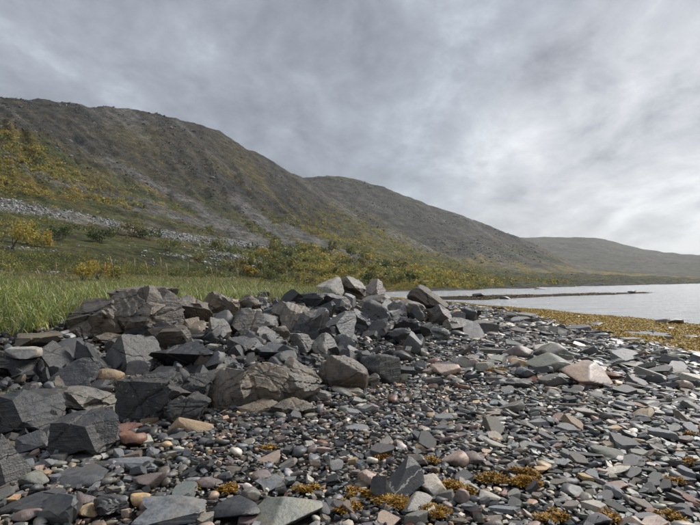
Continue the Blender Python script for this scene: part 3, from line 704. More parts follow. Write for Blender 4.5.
# notable beach stones
ST = [
 (132, 449, 29, 18, 'red', 'reddish brown block with a flat top on the shingle', dict(p=24)),
 (130, 433, 25, 11, 'red', 'thin reddish wedge of stone behind the reddish brown block', {}),
 (191, 435, 48, 17, 'sand', 'tan log-shaped stone lying at the foot of the fractured outcrop', dict(p=10, deep=0.45)),
 (134, 468, 56, 13, 'blue', 'long flat blue-grey slab in front of the reddish block', dict(slab=True, deep=0.55)),
 (84, 489, 56, 27, 'slate', 'lozenge-shaped flat slate slab in front of the dark square block', dict(slab=True, deep=1.1, thin=0.35)),
 (82, 462, 47, 9, 'dark', 'thin dark slab under the dark square block', dict(slab=True, deep=0.5)),
 (46, 471, 21, 14, 'blue', 'small blue-grey stone left of the lozenge slab', {}),
 (36, 489, 29, 17, 'green', 'smooth grey-green stone left of the lozenge slab', dict(p=9)),
 (58, 527, 40, 32, 'slate', 'steep leaf-shaped slate slab at the bottom left', dict(planes=[((-0.3, -0.5, 0.8), 0.35)], deep=0.6, p=40)),
 (36, 514, 46, 18, 'dark', 'dark slab lying behind the leaf-shaped slate', dict(slab=True)),
 (26, 526, 27, 16, 'purple', 'brownish cobble in the bottom left corner', dict(p=8)),
 (83, 509, 25, 16, 'purple', 'dark purple-brown cobble right of the leaf-shaped slate', dict(p=9)),
 (86, 521, 23, 15, 'tan', 'tan banded cobble below the dark purple-brown cobble', dict(p=9)),
 (110, 521, 33, 27, 'dark', 'dark splintered wedge stone at the bottom left', dict(p=44, steps=0.1)),
 (139, 509, 26, 16, 'tan', 'smooth tan egg-shaped cobble', dict(p=6)),
 (172, 533, 72, 36, 'blue', 'large blue-grey slab block at the bottom edge', dict(planes=[((0, -0.5, 0.85), 0.45)], steps=0.05, level=5, p=40)),
 (284, 536, 80, 34, 'green', 'large smooth grey-green rock at the bottom edge', dict(p=20, planes=[((0.35, -0.6, 0.7), 0.5), ((-0.6, -0.4, 0.7), 0.55)], level=5, amp=0.02)),
 (236, 526, 54, 25, 'dark', 'dark cracked rock left of the grey-green rock', dict(p=16, level=4)),
 (250, 504, 21, 15, 'grey', 'small rounded grey stone behind the dark cracked rock', dict(p=8)),
 (270, 494, 29, 17, 'blue', 'pale blue-grey three-cornered slab behind the grey-green rock', dict(planes=[((0, -0.6, 0.8), 0.3)], p=44)),
 (209, 491, 27, 15, 'purple', 'purplish pink faceted stone near the seaweed', dict(p=26)),
 (262, 482, 21, 11, 'purple', 'purple oval cobble behind the three-cornered slab', dict(p=7)),
 (357, 432, 26, 8, 'blue', 'thin bright slate slab on the fine shingle', dict(slab=True)),
 (406, 500, 38, 40, 'slate', 'tall dark slate stone crossed by a white quartz vein', dict(planes=[((0.2, -0.8, 0.45), 0.45), ((-0.6, -0.2, 0.7), 0.5)], p=44, level=5, vein=1)),
 (381, 502, 21, 27, 'slate', 'upright slate blade left of the quartz-veined stone', dict(planes=[((-0.3, -0.8, 0.4), 0.35)], p=44, deep=0.6)),
 (371, 491, 27, 19, 'pink', 'rounded pinkish stone left of the slate blade', dict(p=8)),
 (433, 499, 34, 21, 'pale', 'pale speckled stone right of the quartz-veined stone', dict(p=20)),
 (417, 516, 35, 20, 'grey', 'smooth grey wedge stone in front of the quartz-veined stone', dict(p=14, planes=[((0.4, -0.7, 0.5), 0.4)])),
 (455, 469, 27, 17, 'pink', 'rounded pinkish granite cobble behind the seaweed', dict(p=7)),
 (473, 468, 25, 17, 'purple', 'maroon four-sided block beside the pink granite cobble', dict(p=36)),
 (417, 469, 23, 15, 'warm', 'speckled brown stone behind the quartz-veined stone', dict(p=14)),
 (461, 506, 16, 17, 'purple', 'round brown cobble in front of the seaweed', dict(p=7)),
 (488, 503, 23, 11, 'pale', 'flat pale greenish stone right of the round brown cobble', dict(p=10)),
 (421, 451, 14, 8, 'tan', 'small yellowish tan pebble on the grey shingle', dict(p=7)),
 (587, 388, 50, 25, 'pink', 'large pinkish tan boulder alone on the right of the beach', dict(planes=[((0.5, -0.6, 0.5), 0.45), ((-0.5, -0.5, 0.7), 0.5)], p=18, level=5)),
 (550, 373, 43, 18, 'green', 'long smooth grey-green boulder left of the pinkish tan boulder', dict(p=12, level=5)),
 (550, 361, 32, 18, 'grey', 'grey boulder behind the long grey-green one', dict(p=12)),
 (517, 359, 32, 14, 'purple', 'dark brown double-humped boulder left of the grey-green one', dict(p=10)),
 (553, 388, 29, 14, 'grey', 'grey boulder with a flat sloping front left of the pinkish tan boulder', dict(p=16)),
 (525, 379, 21, 12, 'blue', 'small blue-grey boulder in front of the long grey-green one', dict(p=12)),
 (615, 382, 25, 10, 'red', 'low rust-brown stone right of the pinkish tan boulder', dict(p=12)),
 (518, 367, 19, 9, 'tan', 'small tan stone below the double-humped boulder', dict(p=9)),
 (446, 377, 33, 13, 'pink', 'whitish pink slab on the shingle right of the speckled boulder', dict(p=20)),
 (408, 377, 25, 11, 'dark', 'dark flat slab right of the speckled boulder', dict(slab=True)),
 (536, 428, 25, 11, 'blue', 'pale blue flat stone in the middle of the right beach', dict(slab=True, deep=0.6)),
 (617, 494, 25, 11, 'red', 'smooth rust-red oval stone on the right beach', dict(p=8, deep=0.55)),
 (566, 486, 25, 10, 'slate', 'slim dark oval stone left of the rust-red one', dict(p=9)),
 (571, 497, 24, 11, 'slate', 'wider dark oval stone left of the rust-red one', dict(p=9)),
 (505, 514, 36, 10, 'blue', 'long thin slate bar at the bottom right of the seaweed', dict(slab=True, deep=0.35)),
 (677, 377, 27, 9, 'grey', 'flat pale grey stone near the right edge', dict(slab=True)),
 (685, 391, 17, 11, 'pink', 'rounded pinkish cobble at the right edge', dict(p=8)),
 (616, 492, 18, 11, 'grey', 'dark grey oval cobble touching the rust-red stone', dict(p=8)),
 (648, 409, 24, 9, 'grey', 'brownish grey lumpy cobble on the right beach', dict(p=9)),
]
M_VEIN = M_STONE.copy(); M_VEIN.name = 'quartz_veined_slate'
k = NT(M_VEIN.node_tree); pv = [n for n in k.n if n.type == 'BSDF_PRINCIPLED'][0]; tcv = k.new('ShaderNodeTexCoord')
dv = k.vmath('DOT_PRODUCT', k.vmath('ADD', tcv.outputs['Object'], k.scale(k.new('ShaderNodeTexNoise').outputs['Color'], 0.0)), (0.45, 0.1, -0.89))
vm = k.math('LESS_THAN', k.math('ABSOLUTE', k.math('ADD', dv, k.maprange(k.noise(tcv.outputs['Object'], 22, 4), 0.3, 0.7, -0.012, 0.012))), 0.0042)
k.put(pv.inputs['Base Color'], k.mix(vm, pv.inputs['Base Color'].links[0].from_socket, (0.5, 0.49, 0.46, 1)))
for x, b, ww, hh, tone, lab, ex in ST:
    ex = dict(ex); ve = ex.pop('vein', 0); th = ex.pop('thin', None)
    ex.setdefault('amp', 0.03); ex.setdefault('level', 4); ex.setdefault('planes', [])
    sl = ex.get('slab')
    if sl:   # a flat slab seen at a slant: its picture height is mostly its depth
        hp = hit(x, b); ang = (b - HOR) / F; dd = ex.get('deep', 0.7)
        dpx = ww * dd * ang; hh2 = max(hh - dpx, hh * 0.35); hh = hh2
    place_rock('shore_stone', x, b, ww, hh, tone, lab, 'stone', mt=M_VEIN if ve else M_STONE, group='larger stones lying on the beach', sink=0.1 if not sl else 0.2, **ex)

# a few rocks out on the weed and on the spit
for x, b, ww, hh, tone, lab in [
        (672, 325, 26, 7, 'grey', 'grey rock at the water edge of the weed bed'), (596, 327, 14, 5, 'grey', 'small pale rock in the middle of the weed bed'), (662, 321, 10, 4, 'slate', 'little dark rock left of the grey rock at the water edge'),
        (540, 293, 15, 5, 'black', 'black rock on the near end of the spit'), (632, 293, 9, 3, 'dark', 'dark rock near the tip of the spit'), (556, 300, 12, 3, 'slate', 'low rock at the near water line of the spit'),
        (545, 308, 14, 3, 'slate', 'flat dark rock where weed meets the inlet'), (690, 339, 16, 4, 'grey', 'grey rock in the weed at the right edge'), (505, 300, 10, 4, 'dark', 'dark stone on the flats left of the spit'), (478, 297, 12, 4, 'dark', 'dark stone on the weedy flats beyond the pile')]:
    place_rock('shore_rock', x, b, ww, hh, tone, lab, 'rock', level=3, group='rocks on the weed bed and the spit', p=14)

# ------------------------------------------------------------------ shingle
def hull_protos(n, seed, flat):
    q = np.random.RandomState(seed); out = []
    for _ in range(n):
        npt = q.randint(11, 16); P = q.normal(size=(npt, 3)); P /= (np.abs(P) ** 3).sum(1)[:, None] ** (1 / 3.0)
        P *= q.uniform(0.82, 1, (npt, 1)); bm = bmesh.new()
        for v in P: bm.verts.new(v)
        res = bmesh.ops.convex_hull(bm, input=bm.verts); bmesh.ops.delete(bm, geom=[g for g in res['geom_interior'] if isinstance(g, bmesh.types.BMVert)], context='VERTS')
        bmesh.ops.triangulate(bm, faces=bm.faces); bm.verts.index_update()
        V = np.array([v.co[:] for v in bm.verts]); T = np.array([[v.index for v in f.verts] for f in bm.faces]); bm.free(); out.append((V, T, False))
    return out


def ico_protos(n, seed, level, p0, p1):
    out = []
    for i in range(n):
        q = np.random.RandomState(seed + i); V, T = rock_shape(seed + i, level, nplanes=q.randint(9, 15), p=q.uniform(p0, p1), slab=q.rand() < 0.5, steps=0.03 * (level > 2)); out.append((V, T, True))
    return out


def slate_protos(n, seed):
    """flat angular slate: an uneven many-sided plate with chipped edges"""
    q = np.random.RandomState(seed); out = []
    for _ in range(n):
        m_ = q.randint(4, 7); a = np.sort(np.linspace(0, 2 * math.pi, m_, endpoint=False) + q.uniform(-0.45, 0.45, m_)); r1 = q.uniform(0.72, 1.05, m_)
        tx, ty = q.normal(0, 0.22, 2); tp = q.uniform(0.7, 0.97, m_); bt = q.uniform(0.6, 0.95, m_); ox, oy = q.normal(0, 0.08, 2)
        c, s_ = np.cos(a), np.sin(a)
        top = np.stack([r1 * tp * c + ox, r1 * tp * s_ + oy, 0.8 + tx * r1 * c + ty * r1 * s_], 1); mid = np.stack([r1 * c, r1 * s_, q.uniform(-0.1, 0.35, m_)], 1); bot = np.stack([r1 * bt * c, r1 * bt * s_, np.full(m_, -0.8)], 1)
        V = np.vstack([top, mid, bot]); T = []
        for i in range(1, m_ - 1): T += [[0, i, i + 1]]
        for lv in (0, 1):
            for i in range(m_): j = (i + 1) % m_; A, B_ = lv * m_, (lv + 1) * m_; T += [[A + i, B_ + i, B_ + j], [A + i, B_ + j, A + j]]
        out.append((V, np.array(T), False))
    return out


P_SLATE = slate_protos(40, 77)
P_HULL = hull_protos(36, 3, True)
P_ICO = ico_protos(30, 900, 2, 9, 22)
P_ICO3 = ico_protos(44, 2500, 4, 7, 60)


def rots(n, q, tilt):
    yaw = q.uniform(0, 2 * math.pi, n); tx = q.normal(0, tilt, n); ty = q.normal(0, tilt, n)
    cy, sy = np.cos(yaw), np.sin(yaw); z = np.zeros(n); o = np.ones(n)
    Rz = np.stack([cy, -sy, z, sy, cy, z, z, z, o], 1).reshape(n, 3, 3)
    cx, sx = np.cos(tx), np.sin(tx); Rx = np.stack([o, z, z, z, cx, -sx, z, sx, cx], 1).reshape(n, 3, 3)
    c2, s2 = np.cos(ty), np.sin(ty); Ry = np.stack([c2, z, s2, z, o, z, -s2, z, c2], 1).reshape(n, 3, 3)
    return Rx @ Ry @ Rz


def batch(protos, sel, Rm, Sc, T, col):
    Vs, Ts, Cs, Sm = [], [], [], []; off = 0
    for kk, (V, F_, smf) in enumerate(protos):
        idx = np.where(sel == kk)[0]
        if not len(idx): continue
        W_ = np.einsum('nij,nvj->nvi', Rm[idx], V[None] * Sc[idx][:, None, :]) + T[idx][:, None, :]
        n, nv = W_.shape[:2]
        Vs.append(W_.reshape(-1, 3)); Ts.append((F_[None] + (np.arange(n) * nv)[:, None, None]).reshape(-1, 3) + off); off += n * nv
        Cs.append(np.repeat(col[idx], nv, 0)); Sm.append(np.full(n * len(F_), smf, bool))
    return np.concatenate(Vs), np.concatenate(Ts), np.concatenate(Cs), np.concatenate(Sm)


TONES = ['black', 'dark', 'slate', 'blue', 'grey', 'brown', 'warm', 'pale', 'tan', 'sand', 'pink', 'purple', 'red', 'green', 'white']
WT_L = np.array([.08, .14, .18, .13, .12, .08, .06, .06, .02, .035, .045, .06, .018, .045, .02])     # mixed shingle, left and middle
WT_R = np.array([.06, .10, .19, .22, .15, .04, .05, .13, .010, .02, .03, .025, .008, .05, .03])     # greyer slates to the right
PALA = np.array([PAL[t_] for t_ in TONES])


class Occ:
    def __init__(s, x0, x1, y0, y1, c): s.x0, s.y0, s.c = x0, y0, c; s.g = np.zeros((int((x1 - x0) / c) + 2, int((y1 - y0) / c) + 2), bool)
    def free(s, x, y, r):
        for dx, dy in ((0, 0), (.55, 0), (-.55, 0), (0, .55), (0, -.55)):
            i = int((x + dx * r - s.x0) / s.c); j = int((y + dy * r - s.y0) / s.c)
            if 0 <= i < s.g.shape[0] and 0 <= j < s.g.shape[1] and s.g[i, j]: return False
        return True
    def stamp(s, x, y, rx, ry):
        i0, i1 = max(0, int((x - rx - s.x0) / s.c)), int((x + rx - s.x0) / s.c) + 1; j0, j1 = max(0, int((y - ry - s.y0) / s.c)), int((y + ry - s.y0) / s.c) + 1
        if i1 <= 0 or j1 <= 0 or i0 >= s.g.shape[0] or j0 >= s.g.shape[1]: return
        I, J = np.ogrid[i0:min(i1, s.g.shape[0]), j0:min(j1, s.g.shape[1])]
        m_ = ((s.x0 + (I + .5) * s.c - x) / rx) ** 2 + ((s.y0 + (J + .5) * s.c - y) / ry) ** 2 <= 1
        s.g[i0:i1, j0:j1] |= m_


def scatter(x0, x1, y0, y1, cell, classes, seed):
    q = np.random.RandomState(seed); oc = Occ(x0, x1, y0, y1, cell); out = []
    for (X, Y, rx, ry) in TAKEN: oc.stamp(X, Y, rx * 0.75, ry * 0.75)
    for lo, hi, n in classes:
        X = q.uniform(x0, x1, n); Y = q.uniform(y0, y1, n)
        vis = (np.abs(X) / np.maximum(Y, 0.5) < 0.78) & (Y > y0)
        X, Y = X[vis], Y[vis]
        mult = np.interp(X - 0.12 * Y, [-3, -1.8, -0.4, 0.8, 2.2], [1.25, 1.0, 0.95, 1.15, 1.4]) * q.uniform(0.85, 1.15, len(X)) * np.interp(Y, [3, 6.5], [0.8, 1.0])
        dia = q.uniform(lo, hi, len(X)) * mult
        db, _ = polydist(X, Y, BACK); dw, _ = polydist(X, Y, WEED); sh, _ = polydist(X, Y, SHORE)
        ok = (db < 0.6) & (sh > 0.5) & ((dw > -0.3) | (q.rand(len(X)) < 0.012))
        for x, y, d_ in zip(X[ok], Y[ok], dia[ok]):
            r_ = d_ * 0.5
            if oc.free(x, y, r_): oc.stamp(x, y, r_ * 0.8, r_ * 0.8); out.append((x, y, d_))
    return np.array(out)


sc1 = scatter(-5.5, 6.5, 2.2, 8.0, 0.012, [(0.13, 0.20, 420), (0.085, 0.13, 4200), (0.052, 0.085, 22000), (0.03, 0.05, 60000)], 11)
sc2 = scatter(-5, 13, 8.0, 18.0, 0.035, [(0.22, 0.38, 300), (0.14, 0.22, 2400), (0.085, 0.14, 12000), (0.055, 0.085, 30000)], 12)
sc3 = scatter(-6, 15, 18.0, 60.0, 0.10, [(0.4, 0.7, 150), (0.25, 0.4, 1600), (0.15, 0.25, 9000)], 13)
SC = np.vstack([sc1, sc2, sc3]); NS = len(SC); q = np.random.RandomState(99)
gz = G(SC[:, 0], SC[:, 1])
flat = q.uniform(0.28, 0.7, NS) * np.where(SC[:, 0] - 0.1 * SC[:, 1] > 0.6, 0.72, 1.0)
Sc = np.stack([SC[:, 2] * 0.62 * q.uniform(0.85, 1.2, NS), SC[:, 2] * 0.48 * q.uniform(0.75, 1.05, NS), SC[:, 2] * 0.5 * flat], 1)
pos = np.stack([SC[:, 0], SC[:, 1], gz + Sc[:, 2] * q.uniform(0.25, 0.75, NS) + q.uniform(0, 0.022, NS)], 1)
dfp, _ = polydist(SC[:, 0], SC[:, 1], FRONT)
wl = sstep(0.0, 2.2, SC[:, 0] - 0.1 * SC[:, 1])
tone = np.empty(NS, int); u_ = q.rand(NS); cl_, cr_ = np.cumsum(WT_L / WT_L.sum()), np.cumsum(WT_R / WT_R.sum())
tone = np.where(q.rand(NS) < wl, np.searchsorted(cr_, u_), np.searchsorted(cl_, u_)).clip(0, 14)
inpile = dfp > 0.5; mk_ = inpile & (q.rand(NS) < 0.85); tone[mk_] = q.choice([0, 1, 1, 2, 2, 4, 5], mk_.sum())
colr = PALA[tone] * q.uniform(0.8, 1.22, (NS, 1)) * (1 + q.normal(0, 0.03, (NS, 3)))
RM = rots(NS, q, 0.19)
U, V, D = to_px(pos[:, 0], pos[:, 1], pos[:, 2])
pxs = Sc[:, 0] * 2 * F / D; infr = (U > 2) & (U < 698) & (V < 523) & (V > 285)
NIND = 245
order = np.argsort(-np.where(infr & ~inpile, pxs, 0)); IND = order[:NIND]
rest = np.ones(NS, bool); rest[IND] = False
near = rest & (pxs > 11); far_ = rest & (pxs <= 11) & (pxs > 4.2); tiny = rest & (pxs <= 4.2)
near_i, far_i = np.where(near)[0], np.where(far_ | tiny)[0]
parts_v = []
isl = q.rand(NS) < np.interp(wl, [0, 1], [0.55, 0.84])
for idx, pr in ((np.where(near & ~isl)[0], P_ICO), (np.where((far_ | tiny) & ~isl)[0], P_HULL), (np.where(rest & isl)[0], P_SLATE)):
    parts_v.append(batch(pr, q.randint(0, len(pr), len(idx)), RM[idx], Sc[idx], pos[idx], colr[idx]))
offs = np.cumsum([0] + [len(pv_[0]) for pv_ in parts_v])
obj('shingle', new_mesh('shingle', np.vstack([pv_[0] for pv_ in parts_v]), np.vstack([pv_[1] + o_ for pv_, o_ in zip(parts_v, offs)]), True,
                        np.vstack([pv_[2] for pv_ in parts_v]), np.concatenate([pv_[3] for pv_ in parts_v])), M_PEB,
    kind='stuff', label='grey slate shingle and small mixed pebbles covering the beach', category='shingle')

# ---- wording for stones that are told apart by what they lie next to
ORD = ['', 'second ', 'third ', 'fourth ', 'fifth ', 'sixth ', 'seventh ', 'eighth ', 'ninth ', 'tenth ', 'eleventh ', 'twelfth ', 'thirteenth ', 'fourteenth ', 'fifteenth ', 'sixteenth ']
MARKS = [(132, 440, 'reddish brown block'), (191, 427, 'tan log-shaped stone'), (134, 462, 'long blue-grey slab'), (84, 476, 'lozenge slab'), (36, 480, 'grey-green stone'), (58, 511, 'leaf-shaped slate'),
         (110, 508, 'splintered wedge'), (139, 501, 'tan egg-shaped cobble'), (172, 515, 'large blue-grey block'), (284, 518, 'large grey-green rock'), (236, 513, 'dark cracked rock'), (270, 486, 'three-cornered slab'),
         (209, 484, 'purplish faceted stone'), (357, 428, 'thin bright slab'), (406, 480, 'quartz-veined stone'), (371, 482, 'rounded pinkish stone'), (433, 488, 'pale speckled stone'), (417, 506, 'grey wedge stone'),
         (455, 461, 'pink granite cobble'), (473, 460, 'maroon block'), (488, 498, 'pale greenish stone'), (587, 376, 'pinkish tan boulder'), (550, 365, 'long grey-green boulder'), (517, 352, 'double-humped boulder'),
         (446, 370, 'whitish pink slab'), (408, 372, 'dark flat slab'), (536, 422, 'pale blue flat stone'), (617, 489, 'rust-red stone'), (566, 481, 'slim dark oval'), (505, 509, 'slate bar'), (677, 372, 'flat pale grey stone'),
         (648, 405, 'lumpy cobble'), (517, 474, 'largest seaweed clump'), (265, 400, 'cracked outcrop'), (380, 372, 'dark speckled boulder'), (343, 375, 'brown hump boulder'), (615, 377, 'rust-brown stone'), (436, 335, 'bright upright slab'),
         (337, 330, 'wedge boulder'), (131, 355, 'bright-faced boulder'), (246, 325, 'domed boulder'), (292, 322, 'bulky brown boulder'), (188, 360, 'undercut black boulder'), (51, 362, 'pyramid-shaped boulder'), (90, 437, 'dark square block'),
         (28, 415, 'flat-faced left-edge boulder'), (428, 300, 'mossy boulder'), (376, 313, 'dark rounded boulder'), (120, 320, 'big folded outcrop'), (160, 400, 'fractured outcrop'), (465, 325, 'small blackish boulder'), (221, 308, 'layered brown boulder'), (330, 290, 'pale lichen boulder')]
CW = {'black': 'black', 'dark': 'dark grey', 'slate': 'slate grey', 'blue': 'blue-grey', 'grey': 'grey', 'brown': 'brown', 'warm': 'brownish grey', 'pale': 'pale grey', 'tan': 'tan', 'sand': 'sand-coloured', 'pink': 'pinkish', 'purple': 'purplish', 'red': 'red-brown', 'green': 'grey-green', 'white': 'whitish'}


def word_labels(items, noun):
    """items: (obj, px, py, description). Adds nearest landmark, side and rank so that each label is its own"""
    groups = {}
    for o, x, y, desc in items:
        mk = min(MARKS, key=lambda m_: (m_[0] - x) ** 2 + (2.2 * (m_[1] - y)) ** 2); dx, dy = x - mk[0], y - mk[1]
        side = ('right of' if dx > 0 else 'left of') if abs(dx) > 1.6 * abs(dy) else ('in front of' if dy > 0 else 'behind')
        groups.setdefault((desc, side, mk[2]), []).append((dx * dx + dy * dy, o))
    for (desc, side, mkn), L in groups.items():
        L.sort(key=lambda t_: t_[0])
        for n_, (_, o) in enumerate(L):
            pre = '' if len(L) == 1 else (ORD[n_] if n_ else '') + 'nearest '
            o['label'] = f'{pre}{desc} {noun} {side} the {mkn}'


stone_me = [new_mesh('stone', V_, T_, True) for V_, T_, _ in P_ICO3]
for me in stone_me: me.materials.append(M_STONE); me.set_sharp_from_angle(angle=R(28))
items = []
for n_, i in enumerate(IND):
    kk = int(q.randint(0, len(stone_me)))
    o = obj('beach_stone', stone_me[kk], None, None, tuple(pos[i]))
    o.rotation_euler = Matrix(RM[i].tolist()).to_euler(); o.scale = tuple(Sc[i] * 0.98)
    o.color = (*colr[i], 1); o['category'] = 'stone'; o['group'] = 'single stones on the beach'
    shape = 'flat' if flat[i] < 0.38 else ('chunky' if flat[i] > 0.55 else 'low')
    items.append((o, U[i], V[i], f'{shape} {CW[TONES[tone[i]]]}'))
word_labels(items, 'stone')

# loose angular blocks filling the boulder pile
items = []; q = np.random.RandomState(5)
tries = 0
PIL = [(2, 365), (60, 352), (110, 352), (180, 318), (235, 300), (320, 300), (400, 312), (470, 318), (495, 334), (440, 350), (400, 360), (330, 368), (210, 380), (118, 392), (100, 430), (20, 460), (0, 440)]


def inside(x, y, P):
    c = False; n = len(P); j = n - 1
    for i in range(n):
        if (P[i][1] > y) != (P[j][1] > y) and x < (P[j][0] - P[i][0]) * (y - P[i][1]) / (P[j][1] - P[i][1]) + P[i][0]: c = not c
        j = i
    return c


while len(items) < 290 and tries < 2400:
    tries += 1; x, y = q.uniform(0, 500), q.uniform(298, 460)
    if not inside(x, y, PIL): continue
    hp = hit(x, y)
    if hp is None or hp[1] > 40: continue
    X, Y, Z = hp; wpx = (q.uniform(9, 20) if q.rand() < 0.8 else q.uniform(20, 32)) * (0.75 if y < 330 else 1.0); w_ = wpx * Y / F
    kk = int(q.randint(0, len(stone_me))); tn = q.choice(['black', 'black', 'dark', 'dark', 'dark', 'slate', 'slate', 'brown', 'blue'])
    o = obj('loose_block', stone_me[kk], None, None, (X, Y + w_ * 0.2, Z + w_ * q.uniform(0.1, 0.32)))
    fl = q.uniform(0.28, 0.75); o.scale = (w_ / 2, w_ / 2 * q.uniform(0.7, 1), w_ / 2 * fl); o.rotation_euler = (q.normal(0, 0.75), q.normal(0, 0.75), q.uniform(0, 6.28))
    c = np.array(PAL[tn]) * q.uniform(0.85, 1.2); o.color = (*c, 1); o['category'] = 'stone'; o['group'] = 'loose blocks between the boulders'
    items.append((o, x, y, ('small ' if wpx < 15 else '') + ('flat ' if fl < 0.6 else 'angular ') + CW[tn])); TAKEN.append((X, Y, w_ / 2, w_ / 2))
word_labels(items, 'block')

# ------------------------------------------------------------------ seaweed
def fronds(n, q, fx, length, wid, colset, segs=2, up=0.5):
    """n small forked ribbons: fx(n) gives root points (n,3)"""
    root = fx(n); az = q.uniform(0, 2 * math.pi, n); L = length * q.uniform(0.5, 1.3, n); el = q.uniform(0.0, up, n); W2 = wid * q.uniform(0.6, 1.3, n)
    dirv = np.stack([np.cos(az) * np.cos(el), np.sin(az) * np.cos(el), np.sin(el)], 1); side = np.stack([-np.sin(az), np.cos(az), q.normal(0, 0.4, n)], 1)
    pts = []; P = root.copy()
    for s_ in range(segs + 1):
        t_ = s_ / segs; ww = W2 * (0.45 + 1.1 * t_ * (1.25 - t_))
        pts += [P - side * ww[:, None], P + side * ww[:, None]]
        P = P + dirv * (L / segs)[:, None]; dirv = dirv + np.stack([q.normal(0, .35, n), q.normal(0, .35, n), q.normal(-0.25, .3, n)], 1)
    V_ = np.stack(pts, 1); nv = V_.shape[1]; T_ = []
    for s_ in range(segs): a = 2 * s_; T_ += [[a, a + 1, a + 3], [a, a + 3, a + 2]]
    T_ = (np.array(T_)[None] + (np.arange(n) * nv)[:, None, None]).reshape(-1, 3)
    cs = np.array(colset)[q.randint(0, len(colset), n)] * q.uniform(0.7, 1.3, (n, 1))
    return V_.reshape(-1, 3), T_, np.repeat(cs, nv, 0)


WC = [(0.40, 0.265, 0.04), (0.31, 0.20, 0.03), (0.48, 0.33, 0.05), (0.22, 0.135, 0.025), (0.27, 0.14, 0.03), (0.36, 0.255, 0.045)]
q = np.random.RandomState(21)
for x, b, ww, hh, lab in [
        (518, 490, 52, 30, 'largest golden seaweed clump on the shingle, right of the pale greenish stone'), (457, 499, 46, 26, 'golden seaweed clump between the pale speckled stone and the maroon block'),
        (391, 516, 44, 16, 'yellow seaweed clump in front of the upright slate blade'), (361, 502, 24, 16, 'small yellow seaweed clump left of the upright slate blade'), (338, 517, 32, 14, 'yellow seaweed clump right of the grey-green rock'),
        (227, 497, 24, 12, 'dark golden seaweed clump right of the purplish faceted stone'), (563, 527, 34, 16, 'seaweed clump at the bottom edge right of the slate bar'), (619, 526, 24, 14, 'seaweed clump at the bottom edge below the rust-red stone'),
        (430, 465, 14, 7, 'little yellow seaweed tuft behind the pink granite cobble'), (383, 463, 12, 6, 'little yellow seaweed tuft behind the quartz-veined stone'), (190, 494, 14, 8, 'little seaweed tuft left of the purplish faceted stone'),
        (268, 453, 14, 5, 'thin seaweed strand on the fine shingle behind the purple cobble'), (672, 525, 24, 10, 'flat seaweed patch in the bottom right corner'), (678, 487, 14, 8, 'small seaweed tuft near the right edge, lower one'), (694, 468, 14, 12, 'seaweed tuft cut by the right edge'),
        (500, 373, 22, 5, 'rusty seaweed strip in front of the double-humped boulder'), (643, 466, 14, 6, 'small seaweed tuft above the rust-red stone'), (692, 438, 12, 6, 'small seaweed tuft near the right edge, upper one'), (305, 497, 20, 10, 'seaweed tuft behind the large grey-green rock'), (440, 522, 34, 10, 'brown seaweed patch at the bottom edge right of the grey wedge')]:
    X, Y, Z = hit(x, b); rx = 1.25 * ww * Y / F / 2; hz = max(hh * Y / F * 0.22, 0.03); ry = max(rx * 0.75, hh * Y / F * 0.8); Yc = Y + ry * 0.8

    nb = q.randint(4, 8); bc = np.stack([q.uniform(-0.7, 0.7, nb), q.uniform(-0.7, 0.7, nb), q.uniform(0.22, 0.5, nb)], 1)

    def root(n):
        bi = q.randint(0, nb, n); a = q.uniform(0, 2 * math.pi, n); rr = np.sqrt(q.rand(n)) * bc[bi, 2]
        xx, yy = rx * (bc[bi, 0] + rr * np.cos(a) * 1.2), ry * (bc[bi, 1] + rr * np.sin(a))
        return np.stack([xx, yy, hz * (1 - (rr / bc[bi, 2]) ** 2) * q.uniform(0.2, 1.0, n) + 0.012 + (G(xx + X, yy + Yc) - Z)], 1)
    n_ = int(np.clip(rx * ry * 52000, 220, 3000))
    V_, T_, C_ = fronds(int(n_ * 1.5), q, root, 0.026, 0.0055, [(0.44, 0.25, 0.03), (0.36, 0.20, 0.025), (0.50, 0.30, 0.04), (0.24, 0.125, 0.02), (0.13, 0.07, 0.015), (0.30, 0.14, 0.025)], 2, 0.7)
    obj('seaweed_clump', new_mesh('seaweed_clump', V_, T_, True, C_), M_WEED, None, (X, Yc, Z + 0.015), label=lab, category='seaweed', group='seaweed clumps on the shingle')


POOL = hit(651, 335)


def weed_field(n):
    out = []
    while sum(len(a) for a in out) < n:
        Y = 8 + 90 * q.rand(n * 3) ** 1.7; X = q.uniform(0, 30, n * 3)
        dw, _ = polydist(X, Y, WEED); sh, _ = polydist(X, Y, SHORE); c5 = n2d(X, Y, 0.3, 3, 33)
        pat = n2d(X, Y, 0.45, 3, 61)
        ok = (dw < 0.5 + 0.9 * c5) & (sh > -0.6) & (X / Y < 0.8) & (pat > -0.28) & (((X - POOL[0]) / 0.75) ** 2 + ((Y - POOL[1]) / 1.25) ** 2 > 1)
        out.append(np.stack([X[ok], Y[ok], G(X[ok], Y[ok]) + 0.02 + 0.10 * np.clip(pat[ok] + 0.2, 0, 1) * q.rand(ok.sum())], 1))
    return np.concatenate(out)[:n]


V_, T_, C_ = fronds(80000, q, weed_field, 0.12, 0.022, WC[:3] + WC, 2, 0.6)
obj('seaweed', new_mesh('seaweed', V_, T_, True, C_), M_WEED, kind='stuff', label='golden brown seaweed bed along the water edge', category='seaweed')

# weed and stones of the spit and the flats
def spit_pts(n):
    out = []
    while sum(len(a) for a in out) < n:
        X = q.uniform(0, 76, n * 2); Y = q.uniform(58, 114, n * 2); d_, tt = polydist(X, Y, SPIT); g_ = G(X, Y); pat = n2d(X, Y, 0.2, 3, 62)
        ok = (np.abs(d_) < 12) & (g_ > 0.03) & (pat > 0.0)
        out.append(np.stack([X[ok], Y[ok], g_[ok] + 0.03], 1))
    return np.concatenate(out)[:n]


